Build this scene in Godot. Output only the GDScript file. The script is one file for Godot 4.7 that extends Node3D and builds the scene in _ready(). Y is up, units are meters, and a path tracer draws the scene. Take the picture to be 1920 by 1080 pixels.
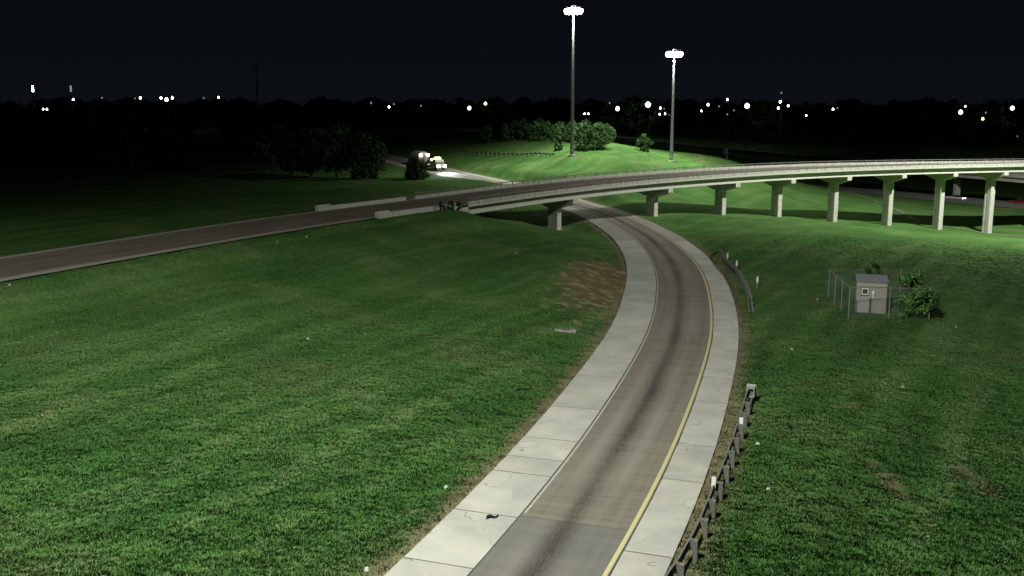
extends Node3D
# Night view from a camera mast over a highway ramp, a curved overpass and floodlit grass.
# Plan coordinates: x to the right, d away from the camera mast (d = -z), h up.

var rng := RandomNumberGenerator.new()
var names := {}
var M := {}
var box_mesh := BoxMesh.new()
var noise_a := FastNoiseLite.new()
var noise_b := FastNoiseLite.new()
var noise_c := FastNoiseLite.new()
var noise_d := FastNoiseLite.new()

# ---------------------------------------------------------------- tables of the two roads
const RD0 := -20
const RD1 := 345
var rx := PackedFloat32Array()   # ramp centre x by d
var rk := PackedFloat32Array()   # dx/dd
var rh := PackedFloat32Array()   # height
var rs := PackedFloat32Array()   # arc length

func lut(points: Array, at: float) -> float:
	var n := points.size()
	if at <= points[0][0]: return points[0][1]
	if at >= points[n - 1][0]: return points[n - 1][1]
	var i := 0
	while points[i + 1][0] < at: i += 1
	var p0: Array = points[max(i - 1, 0)]
	var p1: Array = points[i]
	var p2: Array = points[i + 1]
	var p3: Array = points[min(i + 2, n - 1)]
	var m1: float = (p2[1] - p0[1]) / (p2[0] - p0[0])
	var m2: float = (p3[1] - p1[1]) / (p3[0] - p1[0])
	var w: float = p2[0] - p1[0]
	var t: float = (at - p1[0]) / w
	var t2 := t * t
	var t3 := t2 * t
	return (2 * t3 - 3 * t2 + 1) * p1[1] + (t3 - 2 * t2 + t) * w * m1 + (-2 * t3 + 3 * t2) * p2[1] + (t3 - t2) * w * m2

func make_ramp_tables() -> void:
	var px := [[-20, -18.0], [-5, -12.6], [10, -7.0], [20, -3.3], [31.6, 0.95], [36, 2.5], [41.15, 4.23], [50.2, 6.95], [62.2, 10.2], [70, 12.0], [80, 13.8], [91.4, 15.4], [104.5, 16.6], [122, 17.3], [132, 17.2], [151, 16.1], [168, 13.9], [181, 10.0], [190, 6.0], [200, 0.2], [212, -7.9], [223, -14.6], [254, -30.5], [290, -47.0], [345, -70.0]]
	var ph := [[-20, 0.0], [85, 0.0], [93, -0.08], [113, -0.7], [131, -1.26], [151, -1.76], [168, -2.1], [181, -2.0], [200, -0.8], [212, 0.0], [223, 0.6], [254, 1.8], [298, 2.6], [345, 3.0]]
	var raw := []
	for d in range(RD0 - 4, RD1 + 5): raw.append([lut(px, d), lut(ph, d)])
	for i in range(4, raw.size() - 4):
		var a := 0.0
		var b := 0.0
		for k in range(-4, 5):
			a += raw[i + k][0]
			b += raw[i + k][1]
		rx.append(a / 9.0)
		rh.append(b / 9.0)
	var s := 0.0
	for i in rx.size():
		var k: float = (rx[min(i + 1, rx.size() - 1)] - rx[max(i - 1, 0)]) / (min(i + 1, rx.size() - 1) - max(i - 1, 0))
		rk.append(k)
		rs.append(s)
		s += sqrt(1.0 + k * k)

func tab(a: PackedFloat32Array, d: float) -> float:
	var f := clampf(d - RD0, 0.0, a.size() - 1.001)
	var i := int(f)
	return lerpf(a[i], a[i + 1], f - i)

func ramp_at(d: float, off: float, lift := 0.0) -> Vector3:   # off to the right of the lane's centre
	var k := tab(rk, d)
	var l := sqrt(1.0 + k * k)
	return Vector3(tab(rx, d) + off / l, tab(rh, d) + lift, -(d - off * k / l))

# connector road and overpass: near edge d(x)
func bn(x: float) -> float: return ((2.63046692e-05 * x - 8.52242648e-03) * x + 1.27929005) * x + 129.401302
func bk(x: float) -> float: return (3.0 * 2.63046692e-05 * x - 2.0 * 8.52242648e-03) * x + 1.27929005
func bz(x: float) -> float: return lut([[-70, 2.8], [-36, 3.02], [-18, 3.25], [-6, 3.28], [6, 3.5], [20, 3.64], [60, 3.68], [100, 3.45], [150, 3.0]], x)
func bsup(x: float) -> float: return lut([[-70, 0.02], [-36, 0.022], [-6, 0.025], [20, 0.036], [60, 0.03], [100, 0.0], [150, 0.0]], x)
func brt(x: float, w: float, lift := 0.0) -> Vector3:   # a point w in from the near edge
	var k := bk(x)
	var l := sqrt(1.0 + k * k)
	return Vector3(x - k / l * w, bz(x) + bsup(x) * w + lift, -(bn(x) + w / l))

# ---------------------------------------------------------------- terrain
var tp := []
var tw := PackedFloat64Array()
const G0X := -300.0
const G0D := -72.0
const GS := 6.0
const GNX := 101
const GND := 96
var grid := PackedFloat32Array()

func kern(r2: float) -> float: return 0.0 if r2 < 1e-9 else r2 * log(r2) * 0.5

func solve_terrain() -> void:
	tp = [[-60, -60, 0], [0, -60, 0], [60, -60, -1], [-17, 31, 0.15], [-25, 47, 0.6], [-20, 57, 0.8], [-10, 45, 0.3], [-10, 80, 1.0], [-22, 72, 1.6], [-5, 100, 1.6], [-2, 112, 1.0], [-7, 116, 2.0], [-6, 122, 2.1], [0, 128, 0.2], [-3, 138, 0.6],
		[17, 31, 0], [30, 57, 0.2], [26, 71, 0.3], [30, 80, 0.3], [28.5, 122, -0.4], [33, 105, -0.2], [40, 110, -0.5], [61, 130, -2.7], [50, 90, -0.3], [60, 60, 0], [35, 150, -1.9], [70, 180, -7.3], [97, 157, -6.0], [45, 155, -2.6],
		[6.07, 143.3, -2.3], [22.1, 159.5, -2.15], [35, 170.2, -3.1], [46.6, 178.2, -4.3], [58.8, 185.3, -6], [71, 191.3, -7.4], [82.9, 196.4, -8.8], [94.8, 201, -10.1], [106.8, 215, -9.8],
		[36.7, 205, -2.8], [55.5, 215, -4.5], [77.5, 230, -6.6], [25, 185, -1.5], [94, 293, -10], [127, 251, -10], [160, 212, -10], [110, 230, -9.6], [60, 330, -8], [80, 400, -2.6], [143, 400, -6.5], [75, 290, -7.5], [62, 250, -3.2],
		[12.7, 216, 4.5], [16, 216, 4.5], [15, 198, 1.9], [10, 208, 2.0], [27.6, 220, 2.8], [22, 216, 4.4], [17, 225, 5.1], [10.1, 226, 5.1], [21, 236, 6.2], [23, 243, 6.2], [8.7, 250, 6.3], [5.7, 255, 6.1], [-1.6, 262, 5.8], [30.4, 235, 4.5], [37.5, 240, 1.6], [40, 262, 3.0], [45, 245, 1.3], [53, 258, 1.2], [57, 272, 0.6], [34, 250, 3.8],
		[-8, 262, 4.5], [-15.6, 270, 4.1], [-13, 254, 2.9], [-5, 243, 3.0], [3, 231, 3.3], [9.5, 219.5, 3.7], [-18.3, 192, 1.2], [-28, 194, 1.2], [-38, 200, 0.8], [-8, 228, 1.7], [0, 214, 1.5], [-24, 268, 3.5], [-20, 178, 1.0], [-45, 130, 2.5], [-55, 110, 3.2], [-100, 200, 1.5], [-150, 300, 3.0], [-60, 300, 1.5], [-160, 100, 3],
		[-300, 480, 5], [-150, 480, 5], [0, 480, 4.5], [100, 480, 1], [200, 480, 0], [300, 480, 0], [300, 300, -5], [300, 100, -6], [300, -60, -3], [-300, -60, 1], [-300, 200, 3], [0, 350, 5], [-60, 400, 4], [200, 300, -9], [200, 150, -8]]
	var n := tp.size()
	var m := n + 3
	var A := []
	for i in m:
		var row := PackedFloat64Array()
		row.resize(m + 1)
		A.append(row)
	for i in n:
		for j in n:
			var dx: float = tp[i][0] - tp[j][0]
			var dd: float = tp[i][1] - tp[j][1]
			A[i][j] = kern(dx * dx + dd * dd)
		A[i][i] += 4.0
		A[i][n] = 1.0
		A[i][n + 1] = tp[i][0]
		A[i][n + 2] = tp[i][1]
		A[n][i] = 1.0
		A[n + 1][i] = tp[i][0]
		A[n + 2][i] = tp[i][1]
		A[i][m] = tp[i][2]
	for c in m:
		var best := c
		for r in range(c + 1, m):
			if absf(A[r][c]) > absf(A[best][c]): best = r
		var sw: PackedFloat64Array = A[c]
		A[c] = A[best]
		A[best] = sw
		var pc: PackedFloat64Array = A[c]
		var inv: float = 1.0 / pc[c]
		for r in range(c + 1, m):
			var pr: PackedFloat64Array = A[r]
			var f: float = pr[c] * inv
			if f == 0.0: continue
			for k in range(c, m + 1): pr[k] -= f * pc[k]
			A[r] = pr
	tw.resize(m)
	for c in range(m - 1, -1, -1):
		var v: float = A[c][m]
		for k in range(c + 1, m): v -= A[c][k] * tw[k]
		tw[c] = v / A[c][c]
	var PX := PackedFloat64Array()
	var PD := PackedFloat64Array()
	for p in tp:
		PX.append(p[0])
		PD.append(p[1])
	grid.resize(GNX * GND)
	for j in GND:
		var d := G0D + j * GS
		for i in GNX:
			var x := G0X + i * GS
			var v: float = tw[n] + tw[n + 1] * x + tw[n + 2] * d
			for k in n:
				var dx := x - PX[k]
				var dd := d - PD[k]
				var r2 := dx * dx + dd * dd
				if r2 > 1e-9: v += tw[k] * r2 * log(r2) * 0.5
			grid[j * GNX + i] = v

func cr(a: float, b: float, c: float, e: float, t: float) -> float:
	return b + 0.5 * t * (c - a + t * (2.0 * a - 5.0 * b + 4.0 * c - e + t * (3.0 * (b - c) + e - a)))

func base_h(x: float, d: float) -> float:
	var fx := clampf((x - G0X) / GS, 1.0, GNX - 2.01)
	var fd := clampf((d - G0D) / GS, 1.0, GND - 2.01)
	var i := int(fx)
	var j := int(fd)
	var tx := fx - i
	var t := fd - j
	var o := (j - 1) * GNX + i - 1
	var a := cr(grid[o], grid[o + 1], grid[o + 2], grid[o + 3], tx)
	o += GNX
	var b := cr(grid[o], grid[o + 1], grid[o + 2], grid[o + 3], tx)
	o += GNX
	var c := cr(grid[o], grid[o + 1], grid[o + 2], grid[o + 3], tx)
	o += GNX
	var e := cr(grid[o], grid[o + 1], grid[o + 2], grid[o + 3], tx)
	var h := cr(a, b, c, e, t)
	if d > 430.0: h = lerpf(h, 7.0, smoothstep(430.0, 640.0, d))
	return h

func ramp_side(x: float, d: float) -> float:   # metres right of the lane's centre
	var k := tab(rk, d)
	return (x - tab(rx, d)) / sqrt(1.0 + k * k)

func ramp_foot(x: float, d: float) -> float:   # d of the nearest point on the ramp's centre
	var k := tab(rk, d)
	return d + (x - tab(rx, d)) * k / (1.0 + k * k)

func gh(x: float, d: float) -> float:
	var h := base_h(x, d)
	if d < 342.0 and d > -19.0:
		var off := ramp_side(x, d)
		if absf(off) < 14.0:
			var out := maxf(-4.85 - off, off - 3.95)
			var road := tab(rh, ramp_foot(x, d))
			if out < 0.05: return road - 0.14
			h = lerpf(road - 0.03 - minf(out, 1.0) * 0.03, h, smoothstep(0.0, 4.5, out))
	if x < 4.0 and x > -70.0:
		var k := bk(x)
		var w := (d - bn(x)) / sqrt(1.0 + k * k)
		var xf := x + k / sqrt(1.0 + k * k) * w
		if w > -16.0 and w < 25.0 and xf < -3.0 and xf > -70.0:
			var out := maxf(-w, w - 9.0)
			var road := bz(xf) + bsup(xf) * clampf(w, 0.0, 9.0)
			var far := 1.0 - smoothstep(-8.5, -3.5, xf)
			if out < 0.1: h = lerpf(h, road - 0.14, far)
			else: h = lerpf(h, lerpf(road - 0.1, h, smoothstep(0.0, 9.0, out)), far)
	h += noise_c.get_noise_2d(x, d) * 0.07
	return h

# ---------------------------------------------------------------- helpers
func lin(r: float, g: float, b: float) -> Color: return Color(r, g, b).linear_to_srgb()

func mat(r: float, g: float, b: float, rough := 0.85, metal := 0.0) -> StandardMaterial3D:
	var m := StandardMaterial3D.new()
	m.albedo_color = lin(r, g, b)
	m.roughness = rough
	m.metallic = metal
	m.metallic_specular = 0.35
	return m

func glow(r: float, g: float, b: float, e: float) -> StandardMaterial3D:
	var m := mat(0.6, 0.6, 0.6, 0.4)
	m.emission_enabled = true
	m.emission = lin(r, g, b)
	m.emission_energy_multiplier = e
	return m

func stained(base: Color, dark: Color, sx: float, sy: float, freq: float, seed_: int, rough := 0.9) -> StandardMaterial3D:
	# world triplanar material: fine grain plus blotches and streaks of a second colour
	var f := FastNoiseLite.new()
	f.seed = seed_
	f.frequency = freq
	f.fractal_octaves = 5
	var fine := FastNoiseLite.new()
	fine.seed = seed_ + 7
	fine.frequency = 0.35
	var n := 512
	var im := Image.create(n, n, false, Image.FORMAT_RGB8)
	for j in n:
		for i in n:
			var a := TAU * i / n
			var b := TAU * j / n
			var v := f.get_noise_3d(cos(a) * 60.0 + sin(b) * 23.0, sin(a) * 60.0, cos(b) * 60.0)
			var t := smoothstep(-0.05, 0.45, v)
			var g := 1.0 + fine.get_noise_2d(i, j) * 0.14
			var c := base.lerp(dark, t) * g
			im.set_pixel(i, j, Color(c.r, c.g, c.b).linear_to_srgb())
	var m := StandardMaterial3D.new()
	m.albedo_texture = ImageTexture.create_from_image(im)
	m.roughness = rough
	m.metallic_specular = 0.3
	m.uv1_triplanar = true
	m.uv1_world_triplanar = true
	m.uv1_scale = Vector3(sx, sy, sx)
	return m

func numbered(called: String) -> String:
	if not names.has(called):
		names[called] = 0
		return called
	names[called] += 1
	return "%s_%03d" % [called, names[called]]

func tag(o: Node3D, label: String, category: String, group := "") -> Node3D:
	o.set_meta("label", label)
	o.set_meta("category", category)
	if group: o.set_meta("group", group)
	return o

func thing(called: String, label: String, category: String, at := Vector3.ZERO, turn := 0.0, group := "") -> Node3D:
	var o := Node3D.new()
	o.name = numbered(called)
	add_child(o)
	o.position = at
	o.rotation.y = turn
	return tag(o, label, category, group)

func place(called: String, mesh: Mesh, m: Material, parent: Node) -> MeshInstance3D:
	var o := MeshInstance3D.new()
	o.name = numbered(called) if parent == self else called
	o.mesh = mesh
	o.material_override = m
	o.cast_shadow = GeometryInstance3D.SHADOW_CASTING_SETTING_ON
	parent.add_child(o, true)
	return o

func obj(called: String, st: SurfaceTool, m: Material, parent: Node) -> MeshInstance3D:
	return place(called, st.commit(), m, parent)

func dup(o: Node3D, at: Vector3, turn: float, size := Vector3.ONE) -> Node3D:
	var c: Node3D = o.duplicate()
	c.name = numbered(String(o.name).trim_suffix("_000"))
	add_child(c)
	c.position = at
	c.rotation.y = turn
	c.scale = size
	return c

func structure(o: Node3D) -> Node3D:
	o.set_meta("kind", "structure")
	return o

func setting(called: String) -> Node3D:
	var o := Node3D.new()
	o.name = numbered(called)
	add_child(o)
	return structure(o)

func tool_() -> SurfaceTool:
	var st := SurfaceTool.new()
	st.begin(Mesh.PRIMITIVE_TRIANGLES)
	return st

func bx(st: SurfaceTool, centre: Vector3, size: Vector3, basis := Basis.IDENTITY) -> void:
	st.append_from(box_mesh, 0, Transform3D(basis * Basis.from_scale(size), centre))

func chamfer_box(st: SurfaceTool, centre: Vector3, size: Vector3, c: float, basis := Basis.IDENTITY) -> void:
	# a box with its upright and long edges cut: octagonal section along z, plus chamfered ends
	var hx := size.x / 2
	var hy := size.y / 2
	var hz := size.z / 2
	var rings := []
	for e in [[-hz, c], [-hz + c, 0.0], [hz - c, 0.0], [hz, c]]:
		var a: float = hx - e[1]
		var b: float = hy - e[1]
		var ring := []
		for p in [[a - c, b], [a, b - c], [a, -b + c], [a - c, -b], [-a + c, -b], [-a, -b + c], [-a, b - c], [-a + c, b]]:
			ring.append(centre + basis * Vector3(p[0], p[1], e[0]))
		rings.append(ring)
	loft(st, rings, true)

func tri(st: SurfaceTool, a: Vector3, b: Vector3, c: Vector3) -> void:
	st.add_vertex(a)
	st.add_vertex(b)
	st.add_vertex(c)

func loft(st: SurfaceTool, rings: Array, caps := true) -> void:
	# rings of points in order; faces are made two-sided by the renderer; normals from generate_normals
	st.set_smooth_group(-1)
	for i in rings.size() - 1:
		var a: Array = rings[i]
		var b: Array = rings[i + 1]
		var n := a.size()
		for k in n:
			var l := (k + 1) % n
			tri(st, a[k], b[k], b[l])
			tri(st, a[k], b[l], a[l])
	if caps:
		var f: Array = rings[0]
		var e: Array = rings[rings.size() - 1]
		for k in range(1, f.size() - 1):
			tri(st, f[0], f[k], f[k + 1])
			tri(st, e[0], e[k + 1], e[k])

func lofted(called: String, rings: Array, m: Material, parent: Node, caps := true) -> MeshInstance3D:
	var st := tool_()
	loft(st, rings, caps)
	st.generate_normals()
	return obj(called, st, m, parent)

func tube(st: SurfaceTool, pts: Array, radii: Array, sides := 8, closed_caps := true) -> void:
	var rings := []
	for i in pts.size():
		var a: Vector3 = pts[max(i - 1, 0)]
		var b: Vector3 = pts[min(i + 1, pts.size() - 1)]
		var t := (b - a).normalized()
		var u := t.cross(Vector3.RIGHT if absf(t.x) < 0.8 else Vector3.FORWARD).normalized()
		var v := t.cross(u)
		var ring := []
		for k in sides:
			var f := TAU * k / sides
			ring.append(pts[i] + (u * cos(f) + v * sin(f)) * float(radii[i]))
		rings.append(ring)
	loft(st, rings, closed_caps)

func tubed(called: String, pts: Array, radii: Array, m: Material, parent: Node, sides := 8) -> MeshInstance3D:
	var st := tool_()
	tube(st, pts, radii, sides)
	st.generate_normals()
	return obj(called, st, m, parent)

func boxed(called: String, centre: Vector3, size: Vector3, m: Material, parent: Node, basis := Basis.IDENTITY) -> MeshInstance3D:
	var st := tool_()
	bx(st, centre, size, basis)
	return obj(called, st, m, parent)

func lathe(st: SurfaceTool, prof: Array, at := Vector3.ZERO, sides := 14) -> void:   # [[r, y], ...]
	var rings := []
	for p in prof:
		var ring := []
		for k in sides:
			var f := TAU * k / sides
			ring.append(at + Vector3(cos(f) * p[0], p[1], sin(f) * p[0]))
		rings.append(ring)
	loft(st, rings, true)

func strip_mesh(left: Array, right: Array, vs: Array, us := [0.0, 1.0]) -> ArrayMesh:   # a ribbon with UVs
	var pv := PackedVector3Array()
	var pn := PackedVector3Array()
	var uv := PackedVector2Array()
	var ix := PackedInt32Array()
	for i in left.size():
		var a: Vector3 = left[i]
		var b: Vector3 = right[i]
		var nx: Vector3 = left[min(i + 1, left.size() - 1)] - left[max(i - 1, 0)]
		var n := (b - a).cross(nx).normalized()
		if n.y < 0: n = -n
		pv.append(a)
		pv.append(b)
		pn.append(n)
		pn.append(n)
		uv.append(Vector2(us[0], vs[i]))
		uv.append(Vector2(us[1], vs[i]))
		if i > 0:
			var o := i * 2
			ix.append_array([o - 2, o, o - 1, o - 1, o, o + 1])
	var arr := []
	arr.resize(Mesh.ARRAY_MAX)
	arr[Mesh.ARRAY_VERTEX] = pv
	arr[Mesh.ARRAY_NORMAL] = pn
	arr[Mesh.ARRAY_TEX_UV] = uv
	arr[Mesh.ARRAY_INDEX] = ix
	var am := ArrayMesh.new()
	am.add_surface_from_arrays(Mesh.PRIMITIVE_TRIANGLES, arr)
	return am

func ramp_strip(o0: float, o1: float, d0: float, d1: float, step: float, lift: float) -> ArrayMesh:
	var l := []
	var r := []
	var v := []
	var n := int(ceil((d1 - d0) / step))
	for i in n + 1:
		var d := lerpf(d0, d1, float(i) / n)
		l.append(ramp_at(d, o0, lift))
		r.append(ramp_at(d, o1, lift))
		v.append(tab(rs, d) / 120.0)
	return strip_mesh(l, r, v)

func bridge_strip(w0: float, w1: float, x0: float, x1: float, step: float, lift: float) -> ArrayMesh:
	var l := []
	var r := []
	var v := []
	var n := int(ceil((x1 - x0) / step))
	var s := 0.0
	for i in n + 1:
		var x := lerpf(x0, x1, float(i) / n)
		l.append(brt(x, w1, lift))
		r.append(brt(x, w0, lift))
		if i > 0: s += (r[i] - r[i - 1]).length()
		v.append(s / 120.0)
	return strip_mesh(l, r, v)

# ---------------------------------------------------------------- colours of the ground
func ground_colour(x: float, d: float) -> Color:
	var a := noise_a.get_noise_2d(x, d)
	var b := noise_b.get_noise_2d(x * 0.55 + d * 0.5, d * 0.3 - x * 0.25)
	var fine := noise_d.get_noise_2d(x * 1.3 + 200.0, d * 1.3)
	var c := Color(0.082, 0.175, 0.052)
	c = c.lerp(Color(0.12, 0.205, 0.074), 0.7 * smoothstep(0.0, 0.5, a + b * 0.5 + fine * 0.5))
	c = c.lerp(Color(0.058, 0.145, 0.042), 0.7 * smoothstep(0.05, 0.5, -a - b * 0.4 + fine * 0.6))
	c = c.lerp(Color(0.19, 0.21, 0.11), 0.28 * smoothstep(0.22, 0.55, b - a * 0.3 + fine * 0.4))
	var across := x * 0.87 - d * 0.5 + a * 1.2
	var mow := noise_b.get_noise_2d(across * 2.6, (x * 0.5 + d * 0.87) * 0.1)
	c = c * (1.0 + 0.38 * mow)
	c = c.lerp(Color(0.2, 0.22, 0.12), 0.3 * smoothstep(0.3, 0.5, mow + fine * 0.25))
	var n := noise_d.get_noise_2d(x, d)
	var dirt := 0.0
	var off := 99.0
	if d < 340.0 and d > -19.0:
		off = ramp_side(x, d)
		if absf(off) < 12.0:
			var lo := -4.85 - off
			var ro := off - 3.95
			if lo > -0.5: dirt = maxf(dirt, 1.0 - smoothstep(0.3, 1.0, lo + n * 0.6))
			if ro > -0.5: dirt = maxf(dirt, 1.0 - smoothstep(0.2, 1.0 + (0.9 if d < 52.0 else 0.0), ro + n * 0.7))
	if dirt > 0.0: c = c.lerp(Color(0.23, 0.19, 0.135) * (1.0 + n * 0.7), dirt * 0.9)
	# bare, brown ground beside the bend
	var e := 1.0 - pow(pow((x - (7.2 + (d - 86.0) * 0.16)) / 3.4, 2.0) + pow((d - 86.0) / 13.0, 2.0), 0.5)
	var p := smoothstep(-0.1, 0.45, e + n * 0.8)
	c = c.lerp(Color(0.22, 0.14, 0.085).lerp(Color(0.42, 0.34, 0.24), smoothstep(0.05, 0.45, n)), p * 0.88)
	# worn tracks and scrapes in the grass
	for q in [[15.6, 39.5, 0.45, 2.6, 0.8], [19.2, 40.5, 0.7, 2.5, 0.5], [17.6, 50.3, 0.7, 0.7, 0.9], [46.5, 250.0, 1.2, 6.0, 0.8], [31.0, 60.0, 3.0, 1.5, 0.3], [24.0, 76.0, 3.0, 2.0, 0.25]]:
		var g := 1.0 - pow(pow((x - q[0]) / q[2], 2.0) + pow((d - q[1]) / q[3], 2.0), 0.5)
		if g > -0.8: c = c.lerp(Color(0.2, 0.16, 0.11), float(q[4]) * smoothstep(0.0, 0.5, g + n * 0.9))
	return c

func _ready() -> void:
	rng.seed = 4711
	setup_view()
	for q in [[noise_a, 11, 0.09, 4], [noise_b, 12, 0.16, 3], [noise_c, 13, 0.45, 3], [noise_d, 14, 0.8, 3]]:
		q[0].seed = q[1]
		q[0].frequency = q[2]
		q[0].fractal_octaves = q[3]
	make_ramp_tables()
	solve_terrain()
	make_materials()
	build_ground()
	build_ramp()
	build_connector()
	build_overpass()
	build_far_roads()
	build_masts()
	build_guardrails()
	build_enclosure()
	build_trees()
	build_vehicles()
	build_town_lights()
	build_small_things()
	build_grass()

# ---------------------------------------------------------------- camera, sky, exposure
func setup_view() -> void:
	var cam := Camera3D.new()
	cam.name = "camera"
	add_child(cam)
	cam.position = Vector3(0, 15.5, 0)
	cam.rotation_degrees.x = -10.38
	cam.fov = 31.74
	cam.near = 0.5
	cam.far = 6000.0
	cam.current = true
	var we := WorldEnvironment.new()
	we.name = "environment"
	var e := Environment.new()
	e.background_mode = Environment.BG_SKY
	e.tonemap_mode = Environment.TONE_MAPPER_LINEAR
	e.tonemap_exposure = 4.0
	var sky := Sky.new()
	var sm := ProceduralSkyMaterial.new()
	sm.sky_top_color = lin(0.00018, 0.00026, 0.00034)
	sm.sky_horizon_color = lin(0.0010, 0.00135, 0.0020)
	sm.sky_curve = 0.09
	sm.ground_bottom_color = lin(0.0002, 0.0002, 0.0002)
	sm.ground_horizon_color = lin(0.0008, 0.001, 0.0014)
	sky.sky_material = sm
	e.sky = sky
	e.sdfgi_enabled = true
	e.ssao_enabled = true
	e.ssil_enabled = true
	we.environment = e
	add_child(we)

const LAMP := Color(0.97, 1.0, 0.9)
const E_NEAR := 325.0    # each of the four lights of a mast, at one metre
const E_HILL := 165.0
const E_FAR := 135.0
const E_SIDE := 680.0

func make_materials() -> void:
	M.concrete = slab_material(21, Color(0.385, 0.38, 0.337))
	M.concrete_b = slab_material(22, Color(0.36, 0.353, 0.31))
	M.concrete_c = slab_material(23, Color(0.405, 0.4, 0.358))
	M.shoulder = stained(Color(0.3, 0.285, 0.245), Color(0.22, 0.205, 0.17), 0.2, 0.2, 0.03, 43)
	M.bridge = stained(Color(0.46, 0.46, 0.40), Color(0.30, 0.295, 0.245), 0.22, 0.12, 0.045, 24)
	M.girder = stained(Color(0.46, 0.46, 0.40), Color(0.38, 0.375, 0.32), 0.15, 0.15, 0.03, 44)
	M.parapet = stained(Color(0.44, 0.44, 0.38), Color(0.10, 0.10, 0.085), 0.55, 0.1, 0.045, 25)
	M.steel = mat(0.36, 0.37, 0.36, 0.5, 0.6)
	M.rail = stained(Color(0.16, 0.165, 0.155), Color(0.07, 0.07, 0.06), 0.6, 0.6, 0.05, 41, 0.7)
	M.wood = stained(Color(0.16, 0.155, 0.14), Color(0.09, 0.085, 0.075), 0.9, 0.5, 0.05, 42)
	M.white = mat(0.8, 0.8, 0.78, 0.6)
	M.yellow = stained(Color(0.52, 0.47, 0.24), Color(0.36, 0.33, 0.2), 1.3, 1.3, 0.06, 26)
	M.white_line = stained(Color(0.42, 0.41, 0.38), Color(0.17, 0.16, 0.13), 0.8, 0.8, 0.06, 27)
	M.black = mat(0.012, 0.012, 0.012, 0.7)
	M.dark = mat(0.05, 0.05, 0.05, 0.7)
	M.pole = stained(Color(0.2, 0.205, 0.2), Color(0.13, 0.13, 0.125), 0.4, 0.15, 0.05, 45, 0.6)
	M.galv = mat(0.45, 0.46, 0.46, 0.5, 0.4)
	M.road_far = stained(Color(0.16, 0.155, 0.14), Color(0.11, 0.105, 0.095), 0.1, 0.1, 0.05, 28)
	M.lane = lane_material(5, Color(0.205, 0.188, 0.155), Color(0.145, 0.131, 0.105), 0.0)
	M.patch = lane_material(6, Color(0.16, 0.155, 0.14), Color(0.13, 0.126, 0.112), 1.0)
	M.connector = lane_material(7, Color(0.16, 0.138, 0.113), Color(0.112, 0.094, 0.075), 2.0)

func slab_material(seed_: int, base: Color) -> StandardMaterial3D:
	# weathered concrete: sandy grain, dirt blotches, dark specks and a few hairline cracks
	var n := 1024
	var grain := FastNoiseLite.new()
	grain.seed = seed_
	grain.frequency = 0.45
	var blot := FastNoiseLite.new()
	blot.seed = seed_ + 1
	blot.frequency = 0.006
	blot.fractal_octaves = 5
	blot.fractal_gain = 0.6
	var crack := FastNoiseLite.new()
	crack.seed = seed_ + 2
	crack.frequency = 0.0035
	crack.fractal_octaves = 4
	var spot := FastNoiseLite.new()
	spot.seed = seed_ + 3
	spot.frequency = 0.045
	var data := PackedByteArray()
	data.resize(n * n * 3)
	var at := 0
	for j in n:
		for i in n:
			var b := blot.get_noise_2d(i, j)
			var v := 1.0 + grain.get_noise_2d(i, j) * 0.16 + b * 0.3
			if absf(crack.get_noise_2d(i, j)) < 0.006 and b > -0.1: v *= 0.6
			v *= 1.0 - 0.45 * smoothstep(0.62, 0.8, spot.get_noise_2d(i, j))
			var c := Color(base.r * v, base.g * v * (1.0 - 0.03 * b), base.b * v * (1.0 - 0.08 * b)).linear_to_srgb()
			data[at] = int(clampf(c.r, 0, 1) * 255.0)
			data[at + 1] = int(clampf(c.g, 0, 1) * 255.0)
			data[at + 2] = int(clampf(c.b, 0, 1) * 255.0)
			at += 3
	var m := StandardMaterial3D.new()
	m.albedo_texture = ImageTexture.create_from_image(Image.create_from_data(n, n, false, Image.FORMAT_RGB8, data))
	m.roughness = 0.92
	m.metallic_specular = 0.3
	m.uv1_triplanar = true
	m.uv1_world_triplanar = true
	m.uv1_scale = Vector3.ONE * 0.045
	return m

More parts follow.
